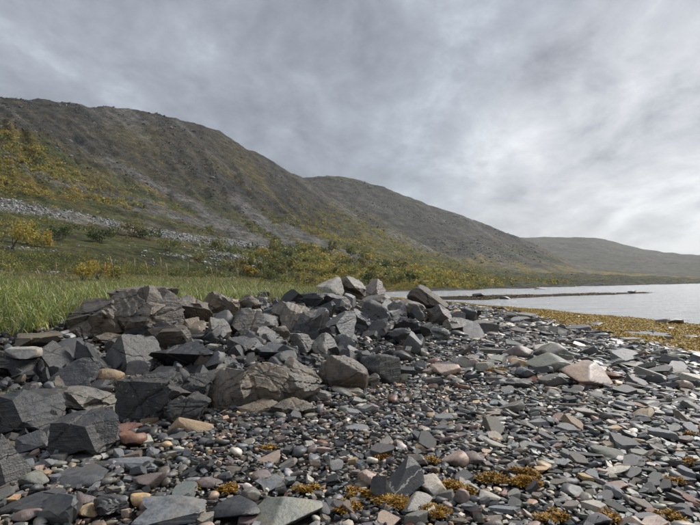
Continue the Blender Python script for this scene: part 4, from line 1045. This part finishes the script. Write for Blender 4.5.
V_, T_, C_ = fronds(8000, q, spit_pts, 0.24, 0.05, WC[:5], 2, 0.2)
obj('spit_seaweed', new_mesh('spit_seaweed', V_, T_, True, C_ * 0.33), M_WEED, kind='stuff', label='brown seaweed covering the low spit', category='seaweed')

# tidal pool in the weed
X, Y, Z = hit(651, 335)
a = np.linspace(0, 2 * math.pi, 28, endpoint=False); rr = 1 + 0.22 * np.sin(3 * a) + 0.15 * np.cos(5 * a)
PV = np.stack([0.62 * rr * np.cos(a), 1.0 * rr * np.sin(a), np.zeros(28)], 1)
zz = float(max(G(X + PV[:, 0], Y + PV[:, 1]))) + 0.03
me = bpy.data.meshes.new('tidal_pool'); me.from_pydata(np.vstack([PV, PV - [0, 0, 0.25]]).tolist(), [], [list(range(28))] + [[i, i + 28, (i + 1) % 28 + 28, (i + 1) % 28] for i in range(28)]); me.update()
m, k, p, _ = mat('pool_water'); p.inputs['Base Color'].default_value = (0.04, 0.045, 0.04, 1); p.inputs['Roughness'].default_value = 0.04; p.inputs['IOR'].default_value = 1.333
obj('tidal_pool', me, m, None, (X, Y, zz), kind='structure')

# ------------------------------------------------------------------ grass
def blades(n, q, ptsf, length, wid, cols, lean=0.5, segs=5):
    root, Ls = ptsf(n); n = len(root)
    cell = np.floor(root[:, :2] / 0.33); hx = h3(cell[:, 0], cell[:, 1], cell[:, 0] * 0, 5) * 0.12; hy = h3(cell[:, 0], cell[:, 1], cell[:, 0] * 0, 6) * 0.12
    cx, cy = (cell[:, 0] + 0.5) * 0.33 + hx, (cell[:, 1] + 0.5) * 0.33 + hy; tint = 1 + 0.45 * h3(cell[:, 0], cell[:, 1], cell[:, 0] * 0, 7)   # tussocks: blades arch outwards
    az = np.arctan2(root[:, 1] - cy, root[:, 0] - cx) + q.normal(0, 0.7, n); L = length * Ls * q.uniform(0.45, 1.3, n); W2 = wid * q.uniform(0.5, 1.4, n)
    bend = np.abs(q.normal(0.0, lean, n)) + 0.2; V_ = []
    side = np.stack([-np.sin(az), np.cos(az), q.normal(0, 0.3, n)], 1); P = root.copy(); ang = q.uniform(0.05, 0.5, n)
    for s_ in range(segs + 1):
        t_ = s_ / segs; ww = W2 * (1 - t_) ** 0.6
        V_ += [P - side * ww[:, None], P + side * ww[:, None]]
        ang = ang + bend * (0.2 + t_ * 1.4) * 2.2 / segs
        P = P + np.stack([np.cos(az) * np.sin(ang), np.sin(az) * np.sin(ang), np.cos(ang)], 1) * (L / segs)[:, None]
    V_ = np.stack(V_, 1); nv = V_.shape[1]; T_ = []
    for s_ in range(segs): a = 2 * s_; T_ += [[a, a + 1, a + 3], [a, a + 3, a + 2]]
    T_ = (np.array(T_)[None] + (np.arange(n) * nv)[:, None, None]).reshape(-1, 3)
    cs = np.array(cols)[q.randint(0, len(cols), n)] * (q.uniform(0.65, 1.35, n) * tint)[:, None]
    return V_.reshape(-1, 3), T_, np.repeat(cs, nv, 0)


GC = [(0.185, 0.27, 0.05), (0.135, 0.21, 0.036), (0.27, 0.34, 0.09), (0.42, 0.47, 0.26), (0.25, 0.26, 0.055), (0.50, 0.42, 0.22), (0.36, 0.34, 0.10)]
q = np.random.RandomState(31)
occ = np.array(TAKEN)


def bank_pts(n):
    out = []; tot = 0
    while tot < n:
        Y = 7.6 + 38 * q.rand(n * 2) ** 1.55; X = -0.76 * Y + q.rand(n * 2) * (0.76 * Y + 0.5); db, _ = polydist(X, Y, BACK); c5 = n2d(X, Y, 0.6, 3, 71)
        ok = (db + 0.7 * c5 > np.interp(X, [-5.2, -3.4], [-1.7, -0.15])) & ((n2d(X, Y, 1.3, 2, 73) > np.interp(Y, [10, 18], [-0.3, 0.0])) | (q.rand(len(X)) < 0.15))
        for (tx, ty, rx, ry) in TAKEN:
            if ty > 7: ok &= ((X - tx) / (rx * 0.9)) ** 2 + ((Y - ty) / (ry * 0.9)) ** 2 > 1
        x_, y_ = X[ok], Y[ok]; out.append(np.stack([x_, y_, G(x_, y_) - 0.02, np.interp(y_, [8, 13, 20, 34], [1.0, 0.85, 0.6, 0.5]) * (0.45 + 1.1 * np.clip(n2d(x_, y_, 0.55, 3, 72) + 0.5, 0, 1))], 1)); tot += ok.sum()
    o_ = np.concatenate(out)[:n]; return o_[:, :3], o_[:, 3]


V_, T_, C_ = blades(40000, q, bank_pts, 0.52, 0.0085, GC, 0.85)
vx, vy = V_[:, 0].reshape(-1, 12)[:, 0].repeat(12), V_[:, 1].reshape(-1, 12)[:, 0].repeat(12)      # dead straw in patches, brown heath grass farther in
dry = np.clip(sstep(0.05, 0.35, n2d(vx, vy, 0.45, 3, 75)) * 0.45 + sstep(19, 32, vy) * 0.6, 0, 0.9); lum = C_.mean(1, keepdims=True)
C_ = C_ * (1 - dry[:, None]) + lum * np.array([1.05, 0.84, 0.36]) * dry[:, None]
obj('grass', new_mesh('grass', V_, T_, True, C_), M_GRASS, kind='stuff', label='long green lyme grass on the bank behind the boulders', category='grass')

# small grass tufts among the boulders
for x, b, ww, hh, lab in [(76, 356, 26, 8, 'grass tuft at the foot of the big folded outcrop'), (6, 396, 18, 7, 'small grass tuft at the left edge above the flat-faced boulder')]:
    X, Y, Z = hit(x, b); rx = ww * Y / F / 2
    V_, T_, C_ = blades(260, q, lambda n: (np.stack([q.normal(0, rx * 0.5, n), q.normal(0.1, rx * 0.4, n), np.full(n, -0.03)], 1), np.ones(n)), hh * Y / F, 0.005, GC[:4], 0.5)
    obj('grass_tuft', new_mesh('grass_tuft', V_, T_, True, C_), M_GRASS, None, (X, Y, Z + 0.02), label=lab, category='grass', group='grass tufts among the boulders')

# tall dry flowering stalks over the bank
ORDW = ['first', 'second', 'third', 'fourth', 'fifth', 'sixth', 'seventh', 'eighth', 'ninth', 'tenth', 'eleventh', 'twelfth', 'thirteenth', 'fourteenth', 'fifteenth', 'sixteenth', 'seventeenth', 'eighteenth', 'nineteenth', 'twentieth']
stk = [(10, 264), (37, 268), (57, 262), (66, 268), (103, 262), (110, 256), (128, 256), (133, 258), (146, 261), (162, 257), (165, 263), (188, 262), (209, 266), (217, 267), (236, 268), (286, 270), (295, 271), (304, 268)]
for n_, (x, ty) in enumerate(stk):
    Y = q.uniform(12.5, 16.5) if x < 200 else q.uniform(17, 20)
    X = (x - 350) / F * Y; Z = float(G(np.array([X]), np.array([Y]))[0]) - 0.02
    _, fy, uz = px_ray(x, ty); H_ = CZ + uz * Y / fy - Z; lx, ly = q.normal(-0.05, 0.1), q.normal(0, 0.05)
    root_o = bpy.data.objects.new('grass_stalk', None); COL.objects.link(root_o); root_o.location = (X - lx * H_, Y, Z)
    root_o['label'] = f'tall dry grass stalk on the bank, {ORDW[n_]} from the left'; root_o['category'] = 'grass stalk'; root_o['group'] = 'tall dry stalks over the grass'
    Vv, Ff = [], []; ns = 6
    def tube(z0, z1, r0, r1, n=6, m_=5, bulge=False):
        Vv, Ff = [], []
        for i in range(n + 1):
            t_ = i / n; z_ = z0 + (z1 - z0) * t_; rr_ = (r0 + (r1 - r0) * t_) if not bulge else r0 * (0.3 + 1.4 * math.sin(math.pi * min(1, t_ * 0.9 + 0.06))) * (0.8 + 0.4 * ((i * 7) % 3) / 2)
            f_ = z_ / H_
            for j in range(m_): a_ = 2 * math.pi * j / m_; Vv.append((lx * H_ * f_ ** 1.6 + rr_ * math.cos(a_), ly * H_ * f_ ** 1.6 + rr_ * math.sin(a_), z_))
        for i in range(n):
            for j in range(m_): a_, b_ = i * m_ + j, i * m_ + (j + 1) % m_; Ff += [(a_, b_, b_ + m_), (a_, b_ + m_, a_ + m_)]
        return np.array(Vv), np.array(Ff)
    for nm, ar in (('stem', tube(0, H_ * 0.86, 0.006, 0.0042)), ('seed_head', tube(H_ * 0.76, H_, 0.013, 0.002, 8, 5, True))):
        obj(nm, new_mesh(nm, ar[0], ar[1], True, np.tile([0.50, 0.41, 0.24], (len(ar[0]), 1)) * (1.0 if nm == 'stem' else 0.9)), M_GRASS, root_o)

# driftwood stick leaning on the outcrop
hp = hit(60, 318); Y0 = hp[1]
P0 = Vector(((60 - 350) / F * Y0, Y0, CZ + px_ray(60, 313)[2] * Y0 / px_ray(60, 313)[1])); Y1 = Y0 + 0.25; P1 = Vector(((83 - 350) / F * Y1, Y1, CZ + px_ray(83, 299)[2] * Y1 / px_ray(83, 299)[1]))
Vv = []; Ff = []; ax = P1 - P0; sx_ = ax.cross(Vector((0, 1, 0))).normalized(); sy_ = ax.cross(sx_).normalized()
for i in range(9):
    t_ = i / 8; c = ax * t_ + Vector((0, 0, 0.02 * math.sin(t_ * 5))); r_ = 0.022 * (1 - 0.5 * t_)
    for j in range(7): a_ = 2 * math.pi * j / 7; Vv.append(tuple(c + sx_ * r_ * math.cos(a_) + sy_ * r_ * math.sin(a_)))
for i in range(8):
    for j in range(7): a_, b_ = i * 7 + j, i * 7 + (j + 1) % 7; Ff += [(a_, b_, b_ + 7), (a_, b_ + 7, a_ + 7)]
obj('driftwood_stick', new_mesh('driftwood_stick', np.array(Vv), np.array(Ff), True, np.tile([0.36, 0.33, 0.28], (len(Vv), 1))), M_WOOD, None, tuple(P0), label='bleached driftwood stick leaning on the big folded outcrop', category='driftwood')

# ------------------------------------------------------------------ stones and shrubs of the hillside
q = np.random.RandomState(41)


def rand_px(n, f):
    """ground points whose picture position passes f(U,V,X,Y,Z)"""
    Y = np.exp(q.uniform(math.log(45), math.log(950), n)); X = Y * q.uniform(-0.78, 0.45, n); Z = G(X, Y); U, V, D = to_px(X, Y, Z)
    ok = f(U, V, X, Y, Z); return X[ok], Y[ok], Z[ok], U[ok], V[ok]


def band_f(U, V, X, Y, Z):
    a = poly_px(U, V, [(-60, 198), (0, 204), (60, 213), (120, 225), (180, 237), (250, 245)], np.interp(U, [0, 120, 250], [8, 5.5, 4]))
    b = np.maximum(poly_px(U, V, [(95, 255), (150, 254), (195, 259), (225, 262)], 5), poly_px(U, V, [(-40, 285), (30, 276), (60, 272)], 9) * 0.8)
    b = np.maximum(b, poly_px(U, V, [(200, 262), (222, 256), (250, 258), (262, 262)], 5)); b = np.maximum(b, poly_px(U, V, [(0, 252), (40, 258), (120, 262)], 8) * 0.35); b = np.maximum(b, ((V > 245) & (V < 281) & (U < 300)) * 0.10)
    pt = n2d(X, Y, 0.06, 3, 91)
    return (q.rand(len(U)) < np.maximum(a * sstep(-0.45, 0.1, pt), b * 0.9 * sstep(-0.25, 0.25, pt))) & (Y < 420)


X, Y, Z, U, V = rand_px(220000, band_f); n = min(len(X), 6500); X, Y, Z = X[:n], Y[:n], Z[:n]
dd = np.clip(np.abs(q.normal(0, 1, n)) * 0.35 + 0.35, 0.3, 1.4) * np.clip(Y / 170, 0.35, 1.5)
C_ = np.array([0.28, 0.275, 0.262]) * q.uniform(0.45, 1.5, (n, 1))
V_, T_, C_, sm = batch(P_HULL, q.randint(0, 36, n), rots(n, q, 0.4), np.stack([dd * 0.6, dd * 0.5, dd * 0.4], 1), np.stack([X, Y, Z + dd * 0.1], 1), C_)
obj('scree', new_mesh('scree', V_, T_, False, C_), M_SCREE, kind='stuff', label='pale stones of the old raised shore lines across the hillside', category='stones')


def leaf_clump_protos(n, nl, seed, s0, s1):
    out = []; qq = np.random.RandomState(seed)
    for _ in range(n):
        c = qq.normal(size=(nl, 3)); c /= np.linalg.norm(c, axis=1)[:, None]; c *= qq.uniform(0.45, 1.0, (nl, 1)); c[:, 2] = np.abs(c[:, 2]) * 1.0 - 0.05
        e1 = qq.normal(size=(nl, 3)); e1 /= np.linalg.norm(e1, axis=1)[:, None]; e2 = np.cross(e1, qq.normal(size=(nl, 3))); e2 /= np.linalg.norm(e2, axis=1)[:, None]
        s_ = qq.uniform(s0, s1, (nl, 1)); v = np.stack([c - e1 * s_, c + e2 * s_ * 0.8, c + e1 * s_, c - e2 * s_ * 0.8], 1).reshape(-1, 3)
        a = np.arange(nl) * 4; T_ = np.concatenate([np.stack([a, a + 1, a + 2], 1), np.stack([a, a + 2, a + 3], 1)]); out.append((v, T_, False))
    return out


LC = leaf_clump_protos(14, 24, 8, 0.14, 0.26)
LCF = leaf_clump_protos(10, 110, 9, 0.055, 0.11)


def shrub_f(U, V, X, Y, Z):
    top = np.interp(U, [-250, 0, 40, 100, 180, 260], [125, 120, 141, 172, 202, 232])
    spur = sstep(0, 8, V - top) * (1 - sstep(-6, 8, V - np.interp(U, [-250, 0, 100, 200], [182, 194, 204, 214]))) * (U < 235) * (Y < 430)
    low = sstep(190, 235, V) * sstep(225, 290, U) * (1 - 0.9 * sstep(440, 500, U)) * (V < 291) * (1 + 1.5 * (Y > 250))
    mid = (V > 208) * (V < 262) * (U < 300) * 0.16 + (V >= 255) * (V < 283) * (U < 330) * 0.5 * (Y < 130); edge = (V > 150) * (U > 150) * (V < 235) * 0.10
    scree = np.zeros(len(U))
    for P, hw in (([(235, 200), (262, 222), (292, 246)], 9), ([(205, 214), (235, 230), (270, 247)], 10), ([(285, 228), (312, 240), (336, 252), (370, 262)], 7), ([(-60, 198), (0, 205), (60, 214), (120, 226), (180, 237), (250, 245)], 8)):
        scree = np.maximum(scree, poly_px(U, V, P, hw))
    cl = n2d(X, Y, 0.03, 3, 81) + 0.6 * n2d(X, Y, 0.09, 2, 82)
    s, _ = polydist(X, Y, SHORE)
    return (q.rand(len(U)) < np.maximum(np.maximum(spur, low), np.maximum(mid, edge)) * sstep(-0.25, 0.35, cl) * (1 - scree)) & (s > 6)


X, Y, Z, U, V = rand_px(190000, shrub_f); n = min(len(X), 14000); X, Y, Z, U, V = X[:n], Y[:n], Z[:n], U[:n], V[:n]
sz = np.clip(q.gamma(3, 0.36, n), 0.4, 2.8) * np.clip(Y / 200, 0.45, 1.25)
BC = np.array([(0.40, 0.32, 0.07), (0.27, 0.255, 0.07), (0.175, 0.185, 0.055), (0.095, 0.118, 0.042), (0.38, 0.265, 0.055), (0.21, 0.18, 0.062)])
pr = np.where((U < 240)[:, None], [[.26, .24, .16, .08, .18, .08]], [[.30, .24, .18, .08, .12, .08]]); ci = (q.rand(n, 1) > np.cumsum(pr, 1)).sum(1).clip(0, 5)
lw = (U < 300) & (V > 210); ci[lw] = q.choice([1, 2, 3, 3, 5], lw.sum())
C_ = BC[ci] * q.uniform(0.75, 1.25, (n, 1))
S3 = np.stack([sz, sz, sz * q.uniform(0.7, 1.2, n)], 1); RR = rots(n, q, 0.1); nr_ = Y < 150
b1 = batch(LC, q.randint(0, 14, (~nr_).sum()), RR[~nr_], S3[~nr_], np.stack([X, Y, Z], 1)[~nr_], C_[~nr_]); b2 = batch(LCF, q.randint(0, 10, nr_.sum()), RR[nr_], S3[nr_] * 0.8, np.stack([X, Y, Z], 1)[nr_], C_[nr_])
V_ = np.vstack([b1[0], b2[0]]); T_ = np.vstack([b1[1], b2[1] + len(b1[0])]); C_ = np.vstack([b1[2], b2[2]])
obj('hillside_shrubs', new_mesh('hillside_shrubs', V_, T_, False, C_ * q.uniform(0.75, 1.25, (len(C_) // 4, 1)).repeat(4, 0)), M_LEAF, kind='stuff', label='golden and olive birch scrub scattered over the hillside', category='shrubs')

# crags and loose boulders standing out of the upper slopes
def crag_f(U, V, X, Y, Z):
    cl = fbm(np.stack([(U - 1.2 * V) * 0.05, V * 0.03, np.zeros_like(U)], 1), 4, 0.6, 92)
    return (q.rand(len(U)) < sstep(35, 110, Z) * sstep(-0.1, 0.4, cl) * 0.8 + 0.01) & (Y > 150)


X, Y, Z, U, V = rand_px(110000, crag_f); n = min(len(X), 20000); X, Y, Z = X[:n], Y[:n], Z[:n]
rr2 = np.random.RandomState(8); az2 = np.radians(rr2.uniform(-6, 22, 9000)); r2 = rr2.uniform(1000, 1720, 9000); X2, Y2 = r2 * np.sin(az2), r2 * np.cos(az2); Z2 = zf2(X2, Y2)
k2 = (Z2 > 40) & (n2d(X2, Y2, 0.008, 4, 93) > 0.0); X, Y, Z = np.append(X, X2[k2]), np.append(Y, Y2[k2]), np.append(Z, Z2[k2]); n = len(X)
dd = np.clip(q.gamma(1.4, 0.38, n), 0.2, 2.2) * np.clip(Y / 520, 0.3, 2.0)
CC = np.array([(0.075, 0.074, 0.072), (0.11, 0.107, 0.10), (0.165, 0.16, 0.15), (0.10, 0.088, 0.07)])[q.randint(0, 4, n)] * q.uniform(0.7, 1.3, (n, 1))
V_, T_, C_, sm = batch(P_HULL, q.randint(0, 36, n), rots(n, q, 0.45), np.stack([dd * 1.4, dd * 1.1, dd * 0.6], 1), np.stack([X, Y, Z - dd * 0.22], 1), CC)
obj('crags', new_mesh('crags', V_, T_, False, C_), M_SCREE, kind='stuff', label='dark crags and boulders breaking the upper hill slopes', category='crags')


def bush(x, b, wpx, hpx, ci, label, group='birch bushes between bank and hillside'):
    hp = hit(x, b)
    if hp is None: return None
    X, Y, Z = hp; rx, H_ = wpx * Y / F / 2, hpx * Y / F
    root_o = bpy.data.objects.new('birch_bush', None); COL.objects.link(root_o); root_o.location = (X, Y, Z)
    root_o['label'] = label; root_o['category'] = 'bush'; root_o['group'] = group
    nl = int(np.clip(wpx * hpx * 1.5, 260, 1300)); nlobe = q.randint(6, 10)
    lc = np.stack([q.uniform(-0.75, 0.75, nlobe) * rx, q.uniform(-0.7, 0.7, nlobe) * rx, q.uniform(0.25, 0.78, nlobe) * H_], 1); lr_ = q.uniform(0.2, 0.36, nlobe) * H_ * 1.05
    li = q.randint(0, nlobe, nl); dv_ = q.normal(size=(nl, 3)); dv_ /= np.linalg.norm(dv_, axis=1)[:, None]; dv_ *= q.uniform(0.3, 1.05, (nl, 1)) ** 0.6
    c = lc[li] + dv_ * lr_[li][:, None] * np.array([rx / H_ * 1.5, rx / H_ * 1.5, 1.0]).clip(0.7, 1.5); c[:, 2] = np.clip(c[:, 2], 0.03 * H_, H_ * 1.04)
    e1 = q.normal(size=(nl, 3)); e1 /= np.linalg.norm(e1, axis=1)[:, None]; e2 = np.cross(e1, q.normal(size=(nl, 3))); e2 /= np.linalg.norm(e2, axis=1)[:, None]
    s_ = (0.85 * Y / F) * q.uniform(0.6, 1.5, (nl, 1)); v = np.stack([c - e1 * s_, c + e2 * s_ * 0.7, c + e1 * s_, c - e2 * s_ * 0.7], 1).reshape(-1, 3)
    a = np.arange(nl) * 4; T_ = np.concatenate([np.stack([a, a + 1, a + 2], 1), np.stack([a, a + 2, a + 3], 1)])
    cc = BC[ci][None] * q.uniform(0.65, 1.4, (nl, 1)) * (1 + q.normal(0, 0.08, (nl, 3)))
    obj('crown', new_mesh('crown', v, T_, False, np.repeat(cc, 4, 0)), M_LEAF, root_o)
    Vt, Ft = [], []
    for j in range(min(nlobe, 6)):
        p0 = np.array([q.normal(0, 0.06) * rx, q.normal(0, 0.06) * rx, -0.05 * H_]); p1 = lc[j]; md = (p0 + p1) / 2 + np.array([0, 0, 0.1 * H_])
        for pt, r_ in ((p0, 0.022 * H_), (md, 0.014 * H_), (p1, 0.005 * H_)):
            for kx in range(4): an = kx * math.pi / 2; Vt.append(pt + np.array([math.cos(an) * r_, math.sin(an) * r_, 0]))
        o_ = j * 12
        for lv in (0, 4):
            for kx in range(4): a_, b_ = o_ + lv + kx, o_ + lv + (kx + 1) % 4; Ft += [(a_, b_, b_ + 4), (a_, b_ + 4, a_ + 4)]
    obj('trunk', new_mesh('trunk', np.array(Vt), np.array(Ft), True, np.tile([0.13, 0.11, 0.09], (len(Vt), 1))), M_WOOD, root_o)
    return root_o


for x, b, ww, hh, ci, lab in [
        (12, 249, 50, 30, 0, 'wide bright yellow birch bush at the left edge of the heath'), (43, 247, 24, 20, 0, 'yellow birch bush just right of the wide one at the left edge'), (28, 244, 22, 24, 1, 'tall yellow-green birch bush between the two yellow ones at the left edge'),
        (82, 281, 26, 20, 0, 'golden bush behind the grass left of the big outcrop'), (98, 280, 24, 21, 4, 'orange-gold bush behind the grass above the big outcrop'), (118, 280, 24, 16, 1, 'olive bush right of the golden bushes behind the grass'),
        (261, 257, 16, 12, 0, 'bright yellow bush below the foot of the scree fan'), (249, 275, 9, 11, 4, 'small orange bush alone on the brown heath'), (410, 282, 14, 11, 3, 'dark green round bush near the inlet shore'),
        (62, 240, 34, 16, 3, 'low dark green shrub right of the yellow birches'), (100, 242, 36, 17, 3, 'broad dark green shrub in the middle of the heath'), (133, 236, 26, 16, 5, 'brownish bush under the upper stone band'), (170, 250, 24, 12, 2, 'light olive bush just above the lower stone band'),
        (150, 240, 26, 12, 3, 'low green shrub between the two stone bands'), (215, 250, 22, 12, 2, 'olive bush right of the lower stone band'), (200, 262, 20, 9, 5, 'brownish low shrub on the heath behind the layered boulder')]:
    bush(x, b, ww, hh, ci, lab)
LOW = [(232, 284), (225, 268), (268, 252), (300, 244), (350, 252), (400, 265), (425, 282), (392, 289), (340, 289), (300, 286)]
got = []; tries = 0
CN = ['golden', 'yellow-olive', 'olive', 'dark green', 'orange', 'brownish']
while len(got) < 46 and tries < 800:
    tries += 1; x, b = q.uniform(225, 428), q.uniform(250, 290)
    if not inside(x, b, LOW) or any((x - g[0]) ** 2 + (2 * (b - g[1])) ** 2 < 110 for g in got): continue
    hp = hit(x, b)
    if hp is None or hp[1] < 60 or polydist(np.array([hp[0]]), np.array([hp[1]]), SHORE)[0][0] < 7: continue
    big = np.interp(b, [250, 290], [0.75, 1.15]); got.append((x, b, q.uniform(13, 21) * big, q.uniform(8, 14) * big, int(q.choice([0, 1, 1, 2, 2, 2, 3, 5, 5]))))
rows = {}
for g in got: rows.setdefault((g[4], 'upper' if g[1] < 268 else ('middle' if g[1] < 279 else 'lower')), []).append(g)
for (ci, rw_), L in rows.items():
    for n_, g in enumerate(sorted(L)):
        bush(*g, f'{"" if len(L) == 1 else ORDW[n_] + " "}{CN[ci]} birch bush{"" if len(L) == 1 else " from the left"}, {rw_} slope above the inlet')

# ------------------------------------------------------------------ the damp air
bm = bmesh.new(); bmesh.ops.create_cube(bm, size=1.0); bmesh.ops.scale(bm, vec=(14000, 14000, 640), verts=bm.verts); bmesh.ops.translate(bm, vec=(0, 0, 640 / 2 - 26), verts=bm.verts)
me = bpy.data.meshes.new('haze'); bm.to_mesh(me); bm.free()
m = bpy.data.materials.new('damp_air'); m.use_nodes = True; k = NT(m.node_tree); k.n.clear()
out = k.new('ShaderNodeOutputMaterial'); pv = k.new('ShaderNodeVolumePrincipled'); pv.inputs['Color'].default_value = (0.91, 0.95, 1.0, 1); pv.inputs['Density'].default_value = 0.00007; pv.inputs['Density Attribute'].default_value = ''
k.l.new(pv.outputs[0], out.inputs['Volume'])
obj('haze', me, m, kind='stuff', label='thin damp haze softening the far hills', category='haze')
tri = sum(sum(len(p_.vertices) - 2 for p_ in o.data.polygons) if len(o.data.polygons) < 5 else len(o.data.loops) - 2 * len(o.data.polygons) for o in S.objects if o.type == 'MESH')
import sys as _s
print('TRIS', tri, 'OBJECTS', len(S.objects), 'STONES', NS, len(near_i), len(far_i))
